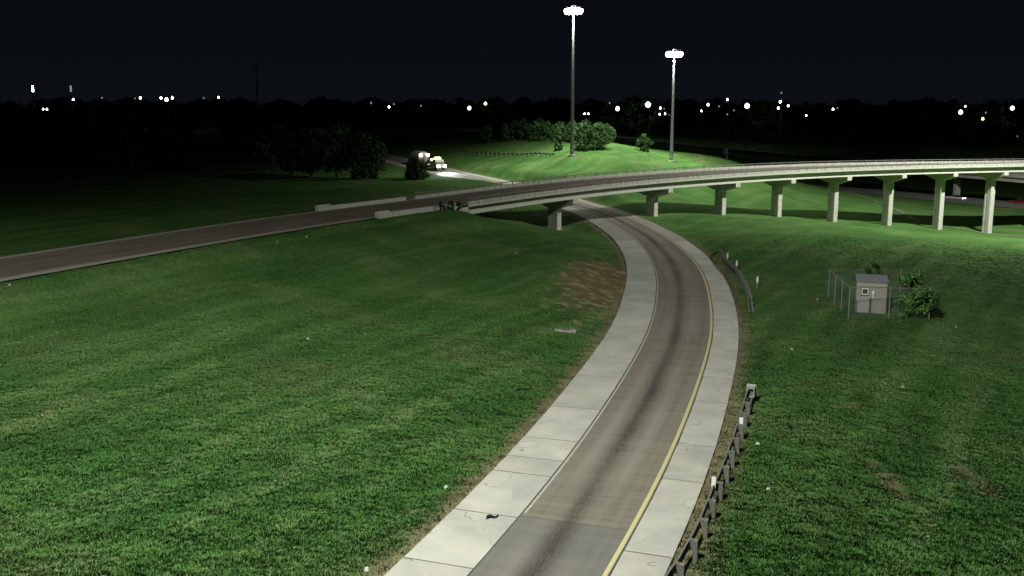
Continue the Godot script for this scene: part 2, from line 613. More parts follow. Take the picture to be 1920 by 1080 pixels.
func lane_material(seed_: int, light: Color, dark: Color, style: float) -> StandardMaterial3D:
	# pavement: u runs across, v along; tyre-worn tracks, an oil streak, cross tining and patches
	var w := 256
	var n := 2048
	var streak := FastNoiseLite.new()
	streak.seed = seed_
	streak.frequency = 0.02
	streak.fractal_octaves = 4
	var big := FastNoiseLite.new()
	big.seed = seed_ + 50
	big.frequency = 0.008
	var fine := FastNoiseLite.new()
	fine.seed = seed_ + 90
	fine.frequency = 0.4
	var long_ := FastNoiseLite.new()
	long_.seed = seed_ + 33
	long_.frequency = 0.04
	var data := PackedByteArray()
	data.resize(w * n * 3)
	var at := 0
	for j in n:
		var wob := big.get_noise_2d(j * 0.35, 3.0) * 0.05
		var oil := 0.55 + 0.45 * big.get_noise_2d(j * 0.5, 77.0)
		for i in w:
			var u := (i + 0.5) / w
			var t := 0.5 + 0.9 * streak.get_noise_2d(i * 0.1, j * 5.0) if style < 1.5 else 0.5 + 0.9 * streak.get_noise_2d(i * 1.2, j * 0.3)
			var c := light.lerp(dark, clampf(0.5 + (t - 0.5) * (0.6 if style < 1.5 else 1.0) + 0.5 * long_.get_noise_2d(i * 0.9, j * 0.05), 0.0, 1.0))
			var tr := exp(-pow((u - 0.24 - wob) / 0.085, 2.0)) + exp(-pow((u - 0.66 - wob) / 0.085, 2.0))
			var pale := clampf(big.get_noise_2d(i * 0.05 + 40.0, j * 0.55) * 1.6 + 0.45, 0.0, 1.0)
			if style < 1.5: c = c.lerp(Color(0.27, 0.255, 0.225), 0.45 * tr * pale)
			if style < 1.5:
				var o := exp(-pow((u - 0.44 - wob * 0.6) / (0.085 + 0.03 * style), 2.0))
				c = c.lerp(Color(0.035, 0.03, 0.025), clampf(1.0 * o * (oil + 0.25 * style + fine.get_noise_2d(i * 0.4, j * 0.2) * 0.3), 0.0, 0.9))
			else:
				var edge := smoothstep(0.86, 0.9, u + wob * 0.2) + 1.0 - smoothstep(0.07, 0.11, u + wob * 0.2)
				c = c.lerp(Color(0.32, 0.31, 0.265), clampf(edge, 0.0, 1.0) * 0.75)
			c = c * (1.0 + 0.2 * fine.get_noise_2d(i, j))
			c = Color(c.r, c.g, c.b).linear_to_srgb()
			data[at] = int(clampf(c.r, 0, 1) * 255.0)
			data[at + 1] = int(clampf(c.g, 0, 1) * 255.0)
			data[at + 2] = int(clampf(c.b, 0, 1) * 255.0)
			at += 3
	var m := StandardMaterial3D.new()
	m.albedo_texture = ImageTexture.create_from_image(Image.create_from_data(w, n, false, Image.FORMAT_RGB8, data))
	m.roughness = 0.92
	m.metallic_specular = 0.25
	return m

# ---------------------------------------------------------------- the ground
func build_ground() -> void:
	var xs := [0.0]
	var v := 0.0
	var st := 0.5
	while v < 2600.0:
		if v > 40.0: st *= 1.05
		v += st
		xs.append(v)
		xs.push_front(-v)
	var ds := []
	v = -60.0
	while v < 3200.0:
		ds.append(v)
		if v < 20.0: v += 4.0
		elif v < 80.0: v += 0.5
		elif v < 160.0: v += 0.8
		elif v < 310.0: v += 1.6
		elif v < 500.0: v += 6.0
		else: v *= 1.08
	var nx := xs.size()
	var nd := ds.size()
	var pv := PackedVector3Array()
	var pc := PackedColorArray()
	for j in nd:
		for i in nx:
			var x: float = xs[i]
			var d: float = ds[j]
			pv.append(Vector3(x, gh(x, d), -d))
			pc.append(ground_colour(x, d))
	var pn := PackedVector3Array()
	var ix := PackedInt32Array()
	for j in nd:
		for i in nx:
			var a := pv[j * nx + min(i + 1, nx - 1)] - pv[j * nx + max(i - 1, 0)]
			var b := pv[min(j + 1, nd - 1) * nx + i] - pv[max(j - 1, 0) * nx + i]
			pn.append(a.cross(b).normalized())
			if i > 0 and j > 0:
				var o := j * nx + i
				ix.append_array([o - nx - 1, o - 1, o - nx, o - nx, o - 1, o])
	var arr := []
	arr.resize(Mesh.ARRAY_MAX)
	arr[Mesh.ARRAY_VERTEX] = pv
	arr[Mesh.ARRAY_NORMAL] = pn
	arr[Mesh.ARRAY_COLOR] = pc
	arr[Mesh.ARRAY_INDEX] = ix
	var am := ArrayMesh.new()
	am.add_surface_from_arrays(Mesh.PRIMITIVE_TRIANGLES, arr)
	var f := FastNoiseLite.new()
	f.seed = 31
	f.frequency = 0.11
	f.fractal_octaves = 5
	f.fractal_gain = 0.75
	var t := NoiseTexture2D.new()
	t.width = 1024
	t.height = 1024
	t.seamless = true
	t.noise = f
	var g := Gradient.new()
	g.offsets = PackedFloat32Array([0.0, 0.4, 0.6, 1.0])
	g.colors = PackedColorArray([Color(0.55, 0.58, 0.52), Color(0.78, 0.8, 0.74), Color(0.93, 0.93, 0.88), Color(1, 1, 0.95)])
	t.color_ramp = g
	var m := StandardMaterial3D.new()
	m.vertex_color_use_as_albedo = true
	m.albedo_texture = t
	m.uv1_triplanar = true
	m.uv1_world_triplanar = true
	m.uv1_scale = Vector3.ONE * 0.09
	m.roughness = 1.0
	m.metallic_specular = 0.1
	structure(place("ground", am, m, self))

# ---------------------------------------------------------------- the ramp with its slab shoulders
func build_ramp() -> void:
	var root := setting("ramp_road")
	place("lane", ramp_strip(-2.2, 2.2, 35.75, 343.0, 1.0, -0.012), M.lane, root)
	place("lane_patch", ramp_strip(-2.2, 2.2, -18.0, 35.72, 1.0, -0.008), M.patch, root)
	place("yellow_edge_line", ramp_strip(1.99, 2.15, -18.0, 210.0, 1.0, 0.0), M.yellow, root)
	place("white_edge_line", ramp_strip(-2.16, -2.06, 36.0, 210.0, 1.0, -0.004), M.white_line, root)
	var tones := [M.concrete, M.concrete_b, M.concrete_c]
	var cuts_l := [-18.0, -13, -8.0, -3.5, 1.0, 5.6, 10.2, 14.8, 19.4, 23.0, 26.6, 31.2, 35.5, 39.8, 41.7, 44.3, 49.3, 55.4]
	while cuts_l[-1] < 118.0: cuts_l.append(cuts_l[-1] + rng.randf_range(4.2, 5.4))
	var cuts_r := [-18.0, -13, -8.0, -3.5, 1.0, 5.6, 10.2, 14.8, 19.4, 24.6, 29.4, 34.1, 41.0, 45.4, 52.1, 57.0]
	while cuts_r[-1] < 118.0: cuts_r.append(cuts_r[-1] + rng.randf_range(4.2, 5.6))
	place("joint_sealant", ramp_strip(-4.8, -2.2, -18.0, 118.0, 0.5, -0.009), M.black, root)
	place("joint_sealant", ramp_strip(2.2, 3.9, -18.0, 118.0, 0.5, -0.009), M.black, root)
	for side in [[cuts_l, -4.85, -2.235], [cuts_r, 2.225, 3.95]]:
		var cuts: Array = side[0]
		for i in cuts.size() - 1:
			var rings := []
			var a: float = cuts[i] + 0.028
			var b: float = cuts[i + 1] - 0.028
			var up := rng.randf_range(-0.002, 0.002)
			for k in 4:
				var d := lerpf(a, b, k / 3.0)
				var jag := rng.randf_range(-0.012, 0.012)
				rings.append([ramp_at(d, side[1] + jag, up - 0.015), ramp_at(d, side[1] + 0.03 + jag, up), ramp_at(d, side[2] - 0.01, up), ramp_at(d, side[2] + jag * 0.5, up - 0.012), ramp_at(d, side[2], -0.2), ramp_at(d, side[1], -0.2)])
			lofted("shoulder_slab", rings, tones[rng.randi() % 3], root)
		var l := []
		var end: float = cuts[-1]
		place("shoulder", ramp_strip(side[1], side[2], end + 0.02, 343.0, 1.5, -0.004), M.shoulder, root)

func build_connector() -> void:
	var root := setting("connector_road")
	place("pavement", bridge_strip(0.0, 9.0, -62.0, -5.2, 1.5, 0.0), M.connector, root)

# ---------------------------------------------------------------- the overpass
func bridge_profile(x0: float, x1: float, step: float, section: Array) -> Array:   # section of [w, lift]
	var rings := []
	var n: int = max(1, int(ceil((x1 - x0) / step)))
	for i in n + 1:
		var x := lerpf(x0, x1, float(i) / n)
		var ring := []
		for p in section: ring.append(brt(x, p[0], p[1]))
		rings.append(ring)
	return rings

func build_overpass() -> void:
	var x0 := -5.2
	var x1 := 140.0
	var root := thing("overpass_bridge", "long curved concrete overpass on single column piers with pale parapets", "bridge")
	place("road_surface", bridge_strip(0.35, 8.65, x0, x1, 1.5, 0.006), M.connector, root)
	lofted("deck_slab", bridge_profile(x0, x1, 2.0, [[0.0, 0.0], [9.0, 0.0], [9.0, -0.24], [0.0, -0.24]]), M.bridge, root)
	for w in [0.95, 3.3, 5.7, 8.05]:
		lofted("girder", bridge_profile(x0, x1, 2.0, [[w - 0.28, -0.245], [w + 0.28, -0.245], [w + 0.2, -0.45], [w + 0.2, -1.0], [w + 0.3, -1.15], [w + 0.3, -1.3], [w - 0.3, -1.3], [w - 0.3, -1.15], [w - 0.2, -1.0], [w - 0.2, -0.45]]), M.girder, root)
	# parapets in panels, with a steel rail on posts above
	for side in [[0.0, 0.32], [8.68, 9.0]]:
		var w0: float = side[0]
		var w1: float = side[1]
		var x := x0
		while x < x1 - 1.0:
			var k := sqrt(1.0 + bk(x) * bk(x))
			var xe := minf(x + 4.6 / k, x1)
			lofted("parapet_panel", bridge_profile(x + 0.02 / k, xe - 0.02 / k, 2.3, [[w0, 0.002], [w0, 0.36], [w0 + 0.03, 0.39], [w1 - 0.03, 0.39], [w1, 0.36], [w1, 0.002]]), M.parapet, root)
			for q in [0.25, 0.75]:
				var xp := lerpf(x, xe, q)
				var a := brt(xp, (w0 + w1) / 2, 0.39)
				boxed("rail_post", a + Vector3(0, 0.15, 0), Vector3(0.12, 0.3, 0.12), M.rail, root, Basis(Vector3.UP, atan2(bk(xp), 1.0)))
			x = xe
		var wm := (w0 + w1) / 2
		lofted("steel_rail", bridge_profile(x0, x1, 2.0, [[wm - 0.06, 0.69], [wm - 0.06, 0.79], [wm + 0.06, 0.79], [wm + 0.06, 0.69]]), M.rail, root)
	# abutment, wing walls and the parapets on them
	lofted("abutment", bridge_profile(x0 - 0.9, x0 - 0.02, 0.9, [[0.05, -0.26], [8.95, -0.26], [8.95, -4.2], [0.05, -4.2]]), M.bridge, root)
	for side in [[-0.05, 0.3], [8.7, 9.05]]:
		var w0: float = side[0]
		var w1: float = side[1]
		lofted("wing_wall", bridge_profile(-13.4, x0 - 0.95, 2.0, [[w0, 0.003], [w0, 0.42], [w1, 0.42], [w1, 0.003], [w1, -1.6], [w0, -1.6]]), M.bridge, root)
		lofted("end_block", bridge_profile(-14.5, -13.45, 1.0, [[w0 - 0.1, -1.2], [w0 - 0.1, 0.5], [w0, 0.62], [w1, 0.62], [w1 + 0.1, 0.5], [w1 + 0.1, -1.2]]), M.concrete_c, root)
	# piers: one column under a hammerhead cap
	for x in [9.21, 24.89, 37.57, 48.83, 60.74, 72.81, 84.45, 96.22, 108.5, 121.0, 133.0]:
		var kk := sqrt(1.0 + bk(x) * bk(x))
		var t := Vector3(1.0 / kk, 0, -bk(x) / kk)
		var n := Vector3(-bk(x) / kk, 0, -1.0 / kk)
		var c := brt(x, 4.2, 0)
		var p := Node3D.new()
		p.name = "pier"
		root.add_child(p, true)
		var top := -1.305
		var st := tool_()
		var rings := []
		for s in [-0.55, 0.55]:
			var ring := []
			for q in [[0.5, top], [8.5, top], [8.5, top - 0.62], [5.25, top - 1.5], [3.15, top - 1.5], [0.5, top - 0.62]]:
				ring.append(brt(x, q[0], q[1]) + t * s)
			rings.append(ring)
		lofted("cap", rings, M.bridge, p)
		var cap_low := brt(x, 4.2, top - 1.5).y
		var low := gh(c.x, -c.z) - 0.8
		rings = []
		for y in [low, cap_low - 0.002]:
			var ring := []
			# chamfered shaft with a shallow groove down each broad face
			for q in [[-0.55, -0.75], [-0.45, -0.85], [0.45, -0.85], [0.55, -0.75], [0.55, 0.08], [0.49, 0.14], [0.49, 0.36], [0.55, 0.42], [0.55, 0.75], [0.45, 0.85], [-0.45, 0.85], [-0.55, 0.75], [-0.55, 0.42], [-0.49, 0.36], [-0.49, 0.14], [-0.55, 0.08]]:
				ring.append(Vector3(c.x, y, c.z) + t * float(q[0]) + n * float(q[1]))
			rings.append(ring)
		lofted("column", rings, M.bridge, p)

func plan_strip(path: Array, width: float, lift: float) -> ArrayMesh:
	var l := []
	var r := []
	var v := []
	var s := 0.0
	var pts := []
	for i in path.size() - 1:
		var a: Vector2 = path[i]
		var b: Vector2 = path[i + 1]
		var n: int = max(1, int((b - a).length() / 3.0))
		for k in n: pts.append(a.lerp(b, float(k) / n))
	pts.append(path[-1])
	for i in pts.size():
		var t: Vector2 = (pts[min(i + 1, pts.size() - 1)] - pts[max(i - 1, 0)]).normalized()
		var n := Vector2(-t.y, t.x) * width / 2.0
		var a: Vector2 = pts[i] + n
		var b: Vector2 = pts[i] - n
		var h := maxf(maxf(gh(a.x, a.y), gh(b.x, b.y)), gh(pts[i].x, pts[i].y)) + lift
		l.append(Vector3(a.x, h, -a.y))
		r.append(Vector3(b.x, h, -b.y))
		if i > 0: s += (pts[i] - pts[i - 1]).length()
		v.append(s / 120.0)
	return strip_mesh(l, r, v)

func build_far_roads() -> void:
	structure(place("highway", plan_strip([Vector2(20, 372), Vector2(60, 333), Vector2(94, 294), Vector2(127, 252), Vector2(165, 205), Vector2(200, 160)], 15.0, 0.12), M.road_far, self))
	structure(place("frontage_road", plan_strip([Vector2(40, 420), Vector2(80, 402), Vector2(143, 398), Vector2(230, 400)], 9.0, 0.1), M.road_far, self))
	structure(place("drainage_channel", plan_strip([Vector2(88, 288), Vector2(87, 250), Vector2(84, 211), Vector2(100, 190)], 0.7, 0.06), M.road_far, self))
	# second, lower overpass beyond the first
	var root := thing("small_overpass", "short straight concrete overpass beyond the long curved bridge", "bridge")
	var a := Vector3(112, -4.0, -310)
	var b := Vector3(152, -4.0, -206)
	var t := (b - a).normalized()
	var basis := Basis(Vector3.UP.cross(t).normalized(), Vector3.UP, t)
	var mid := (a + b) / 2
	var len := (b - a).length()
	boxed("deck", mid + Vector3(0, 0.9, 0), Vector3(9, 0.3, len), M.bridge, root, basis)
	for w in [-3.6, 0.0, 3.6]: boxed("girder", mid + basis.x * w + Vector3(0, 0.15, 0), Vector3(0.5, 1.19, len - 0.02), M.bridge, root, basis)
	for w in [-4.3, 4.3]: boxed("parapet", mid + basis.x * w + Vector3(0, 1.36, 0), Vector3(0.3, 0.6, len - 0.02), M.bridge, root, basis)
	for f in [0.03, 0.28, 0.55, 0.85]:
		var c: Vector3 = a.lerp(b, f)
		var g := gh(c.x, -c.z) - 0.6
		var p := Node3D.new()
		p.name = "pier"
		root.add_child(p, true)
		boxed("cap", Vector3(c.x, -4.45 - 0.46, c.z), Vector3(8, 0.9, 1.1), M.bridge, p, basis)
		boxed("column", Vector3(c.x, (g - 5.37) / 2.0, c.z), Vector3(1.6, -5.37 - g, 1.0), M.bridge, p, basis)

# ---------------------------------------------------------------- high-mast lights
func mast(label: String, x: float, d: float, top: float, energy: float, cutoff: float, soft: float) -> void:
	var g := gh(x, d)
	var root := thing("high_mast_light", label, "street light", Vector3(x, g, -d), 0.0, "high mast lights")
	var h := top - g
	var st := tool_()
	var pts := []
	var rad := []
	for i in 11:
		pts.append(Vector3(0, 0.25 + (h - 0.25) * i / 10.0, 0))
		rad.append(lerpf(0.42, 0.15, i / 10.0))
	tubed("pole", pts, rad, M.pole, root, 12)
	st = tool_()
	lathe(st, [[0.75, -0.6], [0.75, 0.25], [0.55, 0.3]], Vector3.ZERO, 12)
	st.generate_normals()
	obj("footing", st, M.concrete_b, root)
	boxed("hand_hole_cover", Vector3(0, 1.2, 0.42), Vector3(0.3, 0.6, 0.08), M.galv, root)
	# lowering ring and its luminaires
	var ring := tool_()
	var rp := []
	var rr := []
	for k in 25:
		rp.append(Vector3(cos(TAU * k / 24), 0, sin(TAU * k / 24)) * 1.05 + Vector3(0, h - 0.5, 0))
		rr.append(0.07)
	tube(ring, rp, rr, 6)
	for k in 4:
		var f := TAU * k / 4.0
		tube(ring, [Vector3(cos(f) * 0.1, h - 0.2, sin(f) * 0.1), Vector3(cos(f) * 1.05, h - 0.5, sin(f) * 1.05)], [0.05, 0.05], 6)
	ring.generate_normals()
	obj("lowering_ring", ring, M.galv, root)
	var cap := tool_()
	lathe(cap, [[0.5, h - 0.1], [0.55, h + 0.15], [0.3, h + 0.4], [0.02, h + 0.45]], Vector3.ZERO, 12)
	cap.generate_normals()
	obj("top_cap", cap, M.galv, root)
	for k in 10:
		var f := TAU * (k + 0.5) / 10.0
		var at := Vector3(cos(f) * 1.45, h - 0.45, sin(f) * 1.45)
		var s := tool_()
		lathe(s, [[0.1, 0.42], [0.2, 0.35], [0.24, 0.1], [0.44, 0.0], [0.46, -0.06]], at, 14)
		tube(s, [Vector3(cos(f) * 1.05, h - 0.5, sin(f) * 1.05), at + Vector3(0, 0.05, 0)], [0.05, 0.05], 6)
		s.generate_normals()
		var lum := obj("luminaire", s, M.galv, root)
		s = tool_()
		lathe(s, [[0.45, -0.065], [0.54, -0.3], [0.5, -0.7], [0.33, -1.02], [0.04, -1.15]], at, 14)
		s.generate_normals()
		obj("lamp_lens", s, M.lamp, lum)
	for k in 4:
		var f := TAU * (k + 0.5) / 4.0
		var l := SpotLight3D.new()
		l.name = "lamp_light"
		root.add_child(l, true)
		l.position = Vector3(cos(f) * 0.85, h - 1.7, sin(f) * 0.85)
		l.light_color = LAMP.linear_to_srgb()
		l.light_energy = energy
		l.light_size = 0.3
		l.rotation.x = -PI / 2.0        # shines down; the housing cuts it off near the horizontal
		l.spot_angle = cutoff
		l.spot_angle_attenuation = soft
		l.spot_range = 900.0
		l.spot_attenuation = 2.0
		l.shadow_enabled = true

func build_masts() -> void:
	M.lamp = glow(1.0, 1.0, 1.0, 6.0)
	mast("tall lit high mast light rising beside the dense cedar clump", 12.7, 216.0, 35.0, E_HILL, 74.0, 1.0)
	mast("lit high mast light standing alone past the round bush", 37.5, 240.0, 27.4, E_FAR, 74.0, 1.0)
	mast("high mast light in the grass beside the tallest overpass piers", 97.0, 157.0, 47.0, E_SIDE, 80.0, 0.5)
	mast("tallest high mast light, standing over the near end of the ramp", -11.5, 13.0, 45.0, E_NEAR, 82.0, 0.5)

# ---------------------------------------------------------------- guardrails
func poly_at(path: Array, s: float) -> Array:   # [point, tangent]
	var left := s
	for i in path.size() - 1:
		var a: Vector2 = path[i]
		var b: Vector2 = path[i + 1]
		var l := (b - a).length()
		if left <= l or i == path.size() - 2: return [a.lerp(b, left / l), (b - a) / l]
		left -= l
	return [path[-1], Vector2.UP]

func poly_len(path: Array) -> float:
	var s := 0.0
	for i in path.size() - 1: s += (path[i + 1] - path[i]).length()
	return s

func smooth_path(path: Array) -> Array:
	var out := []
	for i in path.size() - 1:
		var p0: Vector2 = path[max(i - 1, 0)]
		var p3: Vector2 = path[min(i + 2, path.size() - 1)]
		for k in 4: out.append((path[i] as Vector2).cubic_interpolate(path[i + 1], p0, p3, k / 4.0))
	out.append(path[-1])
	return out

func guardrail(label: String, raw: Array, face: float, droop: bool, head: bool) -> void:
	# face: +1 when the beam stands on the left of the path's direction
	var path := smooth_path(raw)
	var total := poly_len(path)
	var root := thing("guardrail", label, "guardrail", Vector3.ZERO, 0.0, "steel guardrails along the ramp")
	var prof := [[0.0, 0.155], [0.03, 0.13], [0.083, 0.1], [0.083, 0.06], [0.02, 0.02], [0.02, -0.02], [0.083, -0.06], [0.083, -0.1], [0.03, -0.13], [0.0, -0.155]]
	var level := func(s: float) -> float:
		var end := total - s
		var f := 0.55
		if droop: f = lerpf(0.12, 0.55, smoothstep(0.0, 6.0, end)) * lerpf(0.3, 1.0, smoothstep(0.0, 4.0, s))
		return f
	var s := 0.0
	while s < total - 0.1:
		var e := minf(s + 3.81, total)
		var rings := []
		for k in 5:
			var q := lerpf(s, e, k / 4.0)
			var pt := poly_at(path, q)
			var p: Vector2 = pt[0]
			var n: Vector2 = Vector2(-pt[1].y, pt[1].x) * face
			var y: float = gh(p.x, p.y) + level.call(q)
			var ring := []
			for c in prof:
				var w: Vector2 = p + n * (0.2 + float(c[0]))
				ring.append(Vector3(w.x, y + float(c[1]), -w.y))
			for i in range(prof.size() - 1, -1, -1):
				var c: Array = prof[i]
				var w: Vector2 = p + n * (0.194 + float(c[0]))
				ring.append(Vector3(w.x, y + float(c[1]), -w.y))
			rings.append(ring)
		lofted("beam", rings, M.rail, root)
		s = e
	s = 0.5
	while s < total - 0.3:
		var pt := poly_at(path, s)
		var p: Vector2 = pt[0]
		var n: Vector2 = Vector2(-pt[1].y, pt[1].x) * face
		var y := gh(p.x, p.y)
		var lv: float = level.call(s)
		var b := Basis(Vector3.UP, atan2(pt[1].x, pt[1].y) * -1.0)
		var st := tool_()
		chamfer_box(st, Vector3(p.x, y + (lv + 0.18 - 0.5) / 2.0, -p.y), Vector3(0.19, lv + 0.68, 0.19), 0.015, b)
		st.generate_normals()
		var post := obj("post", st, M.wood, root)
		var m := p + n * 0.146
		if lv > 0.4: boxed("blockout", Vector3(m.x, y + lv, -m.y), Vector3(0.095, 0.36, 0.15), M.wood, post, b)
		s += 1.905
	if head:
		var pt := poly_at(path, total)
		var p: Vector2 = pt[0]
		var y := gh(p.x, p.y)
		var b := Basis(Vector3.UP, atan2(pt[1].x, pt[1].y) * -1.0)
		var o := Vector3(p.x, y, -p.y)
		var st := tool_()
		for q in [[Vector3(-0.22, 0.6, -0.2), Vector3(0.05, 0.5, 0.55)], [Vector3(0.12, 0.6, -0.2), Vector3(0.05, 0.5, 0.55)], [Vector3(-0.05, 0.83, -0.2), Vector3(0.39, 0.05, 0.55)], [Vector3(-0.05, 0.37, -0.2), Vector3(0.39, 0.05, 0.55)], [Vector3(-0.05, 0.6, -0.52), Vector3(0.5, 0.62, 0.08)]]:
			bx(st, o + b * (q[0] as Vector3), q[1], b)
		obj("impact_head", st, M.galv, root)
		st = tool_()
		bx(st, o + b * Vector3(0, 0.1, -0.1), Vector3(0.15, 1.0, 0.15), b)
		bx(st, o + b * Vector3(0.02, 0.28, 0.9), Vector3(0.08, 0.08, 2.2), b)
		obj("breakaway_strut", st, M.rail, root)

func delineator(label: String, x: float, d: float, h: float, turn: float) -> void:
	var g := gh(x, d)
	var root := thing("delineator_post", label, "marker post", Vector3(x, g, -d), turn, "white roadside marker posts")
	var st := tool_()
	chamfer_box(st, Vector3(0, h / 2 - 0.15, 0), Vector3(0.10, h + 0.3, 0.05), 0.012)
	st.generate_normals()
	obj("post", st, M.steel, root)
	st = tool_()
	chamfer_box(st, Vector3(0, h - 0.24, 0.035), Vector3(0.17, 0.5, 0.02), 0.005)
	st.generate_normals()
	obj("reflector", st, M.white, root)

func build_guardrails() -> void:
	guardrail("weathered steel guardrail on wood posts ending in a boxy impact head", [Vector2(-4.0, 14), Vector2(-0.8, 18.5), Vector2(2.6, 25), Vector2(5.85, 31.6), Vector2(8.1, 37.6), Vector2(10.3, 44), Vector2(12.5, 51)], 1.0, false, true)
	guardrail("dark low guardrail with turned-down ends on the bend's outer edge", [Vector2(22.6, 109), Vector2(21.8, 104), Vector2(20.9, 97), Vector2(20.5, 91), Vector2(19.9, 86), Vector2(19.1, 80), Vector2(17.9, 73.6)], -1.0, true, false)
	guardrail("dark guardrail along the crest below the cedar clump", [Vector2(-15, 257), Vector2(-5, 243), Vector2(3, 231), Vector2(9, 220.5)], 1.0, false, false)
	delineator("white marker post behind the upper end of the dark low guardrail", 21.6, 100.5, 0.9, 0.0)
	delineator("white marker post behind the middle of the dark low guardrail", 21.1, 94.0, 0.95, 0.0)
	delineator("white marker post behind the lower, sinking end of the dark low guardrail", 20.6, 83.8, 1.0, 0.0)
	delineator("white marker strip by the guardrail just below its impact head", 10.75, 45.6, 1.0, -0.2)
	delineator("white marker strip beside the big blockouts halfway along the weathered guardrail", 7.95, 37.9, 1.0, -0.2)

# ---------------------------------------------------------------- fenced equipment hut
func build_enclosure() -> void:
	var g := gh(26.5, 72.0)
	var shed := thing("equipment_shed", "small grey equipment hut with flat roof inside the wire fence", "shed", Vector3(26.6, g, -73.8), -0.3)
	shed.scale = Vector3(0.92, 1, 0.92)
	M.hut = stained(Color(0.36, 0.33, 0.28), Color(0.24, 0.22, 0.18), 0.8, 0.4, 0.05, 61)
	M.hut_roof = stained(Color(0.2, 0.21, 0.22), Color(0.13, 0.14, 0.15), 0.5, 0.5, 0.05, 62)
	M.hut_panel = stained(Color(0.38, 0.38, 0.37), Color(0.28, 0.28, 0.27), 0.7, 0.7, 0.05, 63)
	var st := tool_()
	chamfer_box(st, Vector3(0, 1.12, 0), Vector3(2.3, 2.5, 2.6), 0.02)
	st.generate_normals()
	obj("wall", st, M.hut, shed)
	st = tool_()
	chamfer_box(st, Vector3(0, 2.42, 0.02), Vector3(2.42, 0.12, 2.75), 0.02, Basis(Vector3.RIGHT, 0.03))
	st.generate_normals()
	obj("roof", st, M.hut_roof, shed)
	boxed("door_panel", Vector3(-0.62, 0.55, 1.33), Vector3(0.98, 1.0, 0.06), M.hut_panel, shed)
	boxed("door_panel", Vector3(0.55, 0.55, 1.33), Vector3(1.0, 1.0, 0.06), M.hut, shed)
	for y in [1.1, 2.05]: boxed("rail_strip", Vector3(0, y, 1.33), Vector3(2.2, 0.07, 0.09), M.hut_panel, shed)
	boxed("door_post", Vector3(-0.06, 0.62, 1.34), Vector3(0.14, 1.05, 0.1), M.dark, shed)
	var win := boxed("window", Vector3(-0.5, 1.62, 1.33), Vector3(0.62, 0.6, 0.07), M.dark, shed)
	st = tool_()
	for q in [[Vector3(-0.5, 1.84, 1.38), Vector3(0.52, 0.07, 0.06)], [Vector3(-0.5, 1.42, 1.38), Vector3(0.52, 0.07, 0.06)], [Vector3(-0.73, 1.63, 1.38), Vector3(0.07, 0.35, 0.06)], [Vector3(-0.27, 1.63, 1.38), Vector3(0.07, 0.35, 0.06)]]:
		bx(st, q[0], q[1])
	obj("frame", st, M.white, win)
	st = tool_()
	chamfer_box(st, Vector3(0.13, 1.58, 1.4), Vector3(0.2, 0.26, 0.16), 0.02)
	chamfer_box(st, Vector3(0.13, 1.32, 1.38), Vector3(0.1, 0.26, 0.1), 0.02)
	st.generate_normals()
	obj("meter", st, M.white, shed)
	tubed("conduit", [Vector3(0.13, 1.2, 1.37), Vector3(0.13, 0.1, 1.37)], [0.04, 0.04], M.galv, shed, 6)
	# chain-link enclosure
	var f := thing("chain_link_fence", "sagging chain-link fence of thin steel posts around the equipment hut", "fence")
	var corners := [Vector2(24.05, 70.9), Vector2(24.9, 78.4), Vector2(30.6, 78.6), Vector2(29.7, 70.6)]
	var top := 2.25
	var wire := mat(0.22, 0.23, 0.22, 0.6, 0.2)
	for i in 4:
		var a: Vector2 = corners[i]
		var b: Vector2 = corners[(i + 1) % 4]
		var n := 3 if i % 2 == 0 else 2
		for k in n:
			var p := a.lerp(b, float(k) / n)
			var y := gh(p.x, p.y)
			tubed("post", [Vector3(p.x, y - 0.4, -p.y), Vector3(p.x, y + top + 0.06, -p.y)], [0.035, 0.035], M.steel, f, 8)
		var ya := gh(a.x, a.y) + top
		var yb := gh(b.x, b.y) + top
		tubed("top_rail", [Vector3(a.x, ya, -a.y), Vector3(b.x, yb, -b.y)], [0.022, 0.022], M.steel, f, 6)
		var st2 := tool_()
		var len := (b - a).length()
		var dir := (b - a) / len
		var step := 0.14
		var q := -top
		while q < len:
			for s in [1.0, -1.0]:
				# one wire on the diagonal, clipped to the panel
				var u0: float = q if s > 0 else q + top
				var u1: float = q + top if s > 0 else q
				var v0 := 0.05
				var v1 := top
				var lo := clampf(u0, 0.0, len)
				var hi := clampf(u1, 0.0, len)
				if absf(u1 - u0) < 1e-6: continue
				var y0 := lerpf(v0, v1, (lo - u0) / (u1 - u0))
				var y1 := lerpf(v0, v1, (hi - u0) / (u1 - u0))
				if absf(hi - lo) < 0.02: continue
				var p0 := a + dir * lo
				var p1 := a + dir * hi
				var g0 := lerpf(ya, yb, lo / len) - top
				var g1 := lerpf(ya, yb, hi / len) - top
				var A := Vector3(p0.x, g0 + y0, -p0.y)
				var B := Vector3(p1.x, g1 + y1, -p1.y)
				var o := Vector3(0, 0.005, 0)
				tri(st2, A - o, A + o, B + o)
				tri(st2, A - o, B + o, B - o)
			q += step
		st2.generate_normals()
		var mesh := obj("wire_mesh", st2, wire, f)
		mesh.set_meta("kind", "stuff")
	# overgrown shrub pushing through the fence
	shrub("leafy green shrub pushing through the fence beside the equipment hut", 28.75, 71.1, 1.65, 1.4, 3.4, 7500, 0.18, 0.085)
	shrub("small dark bush behind the equipment hut's fence", 28.0, 77.4, 1.0, 1.0, 3.1, 900, 0.16, 0.03)
	shrub("low dark leaf clump standing in for the shade beside the leafy green shrub", 30.4, 71.2, 0.6, 0.5, 0.7, 260, 0.12, 0.015)  # near-black leaves put where the green shrub's shade falls

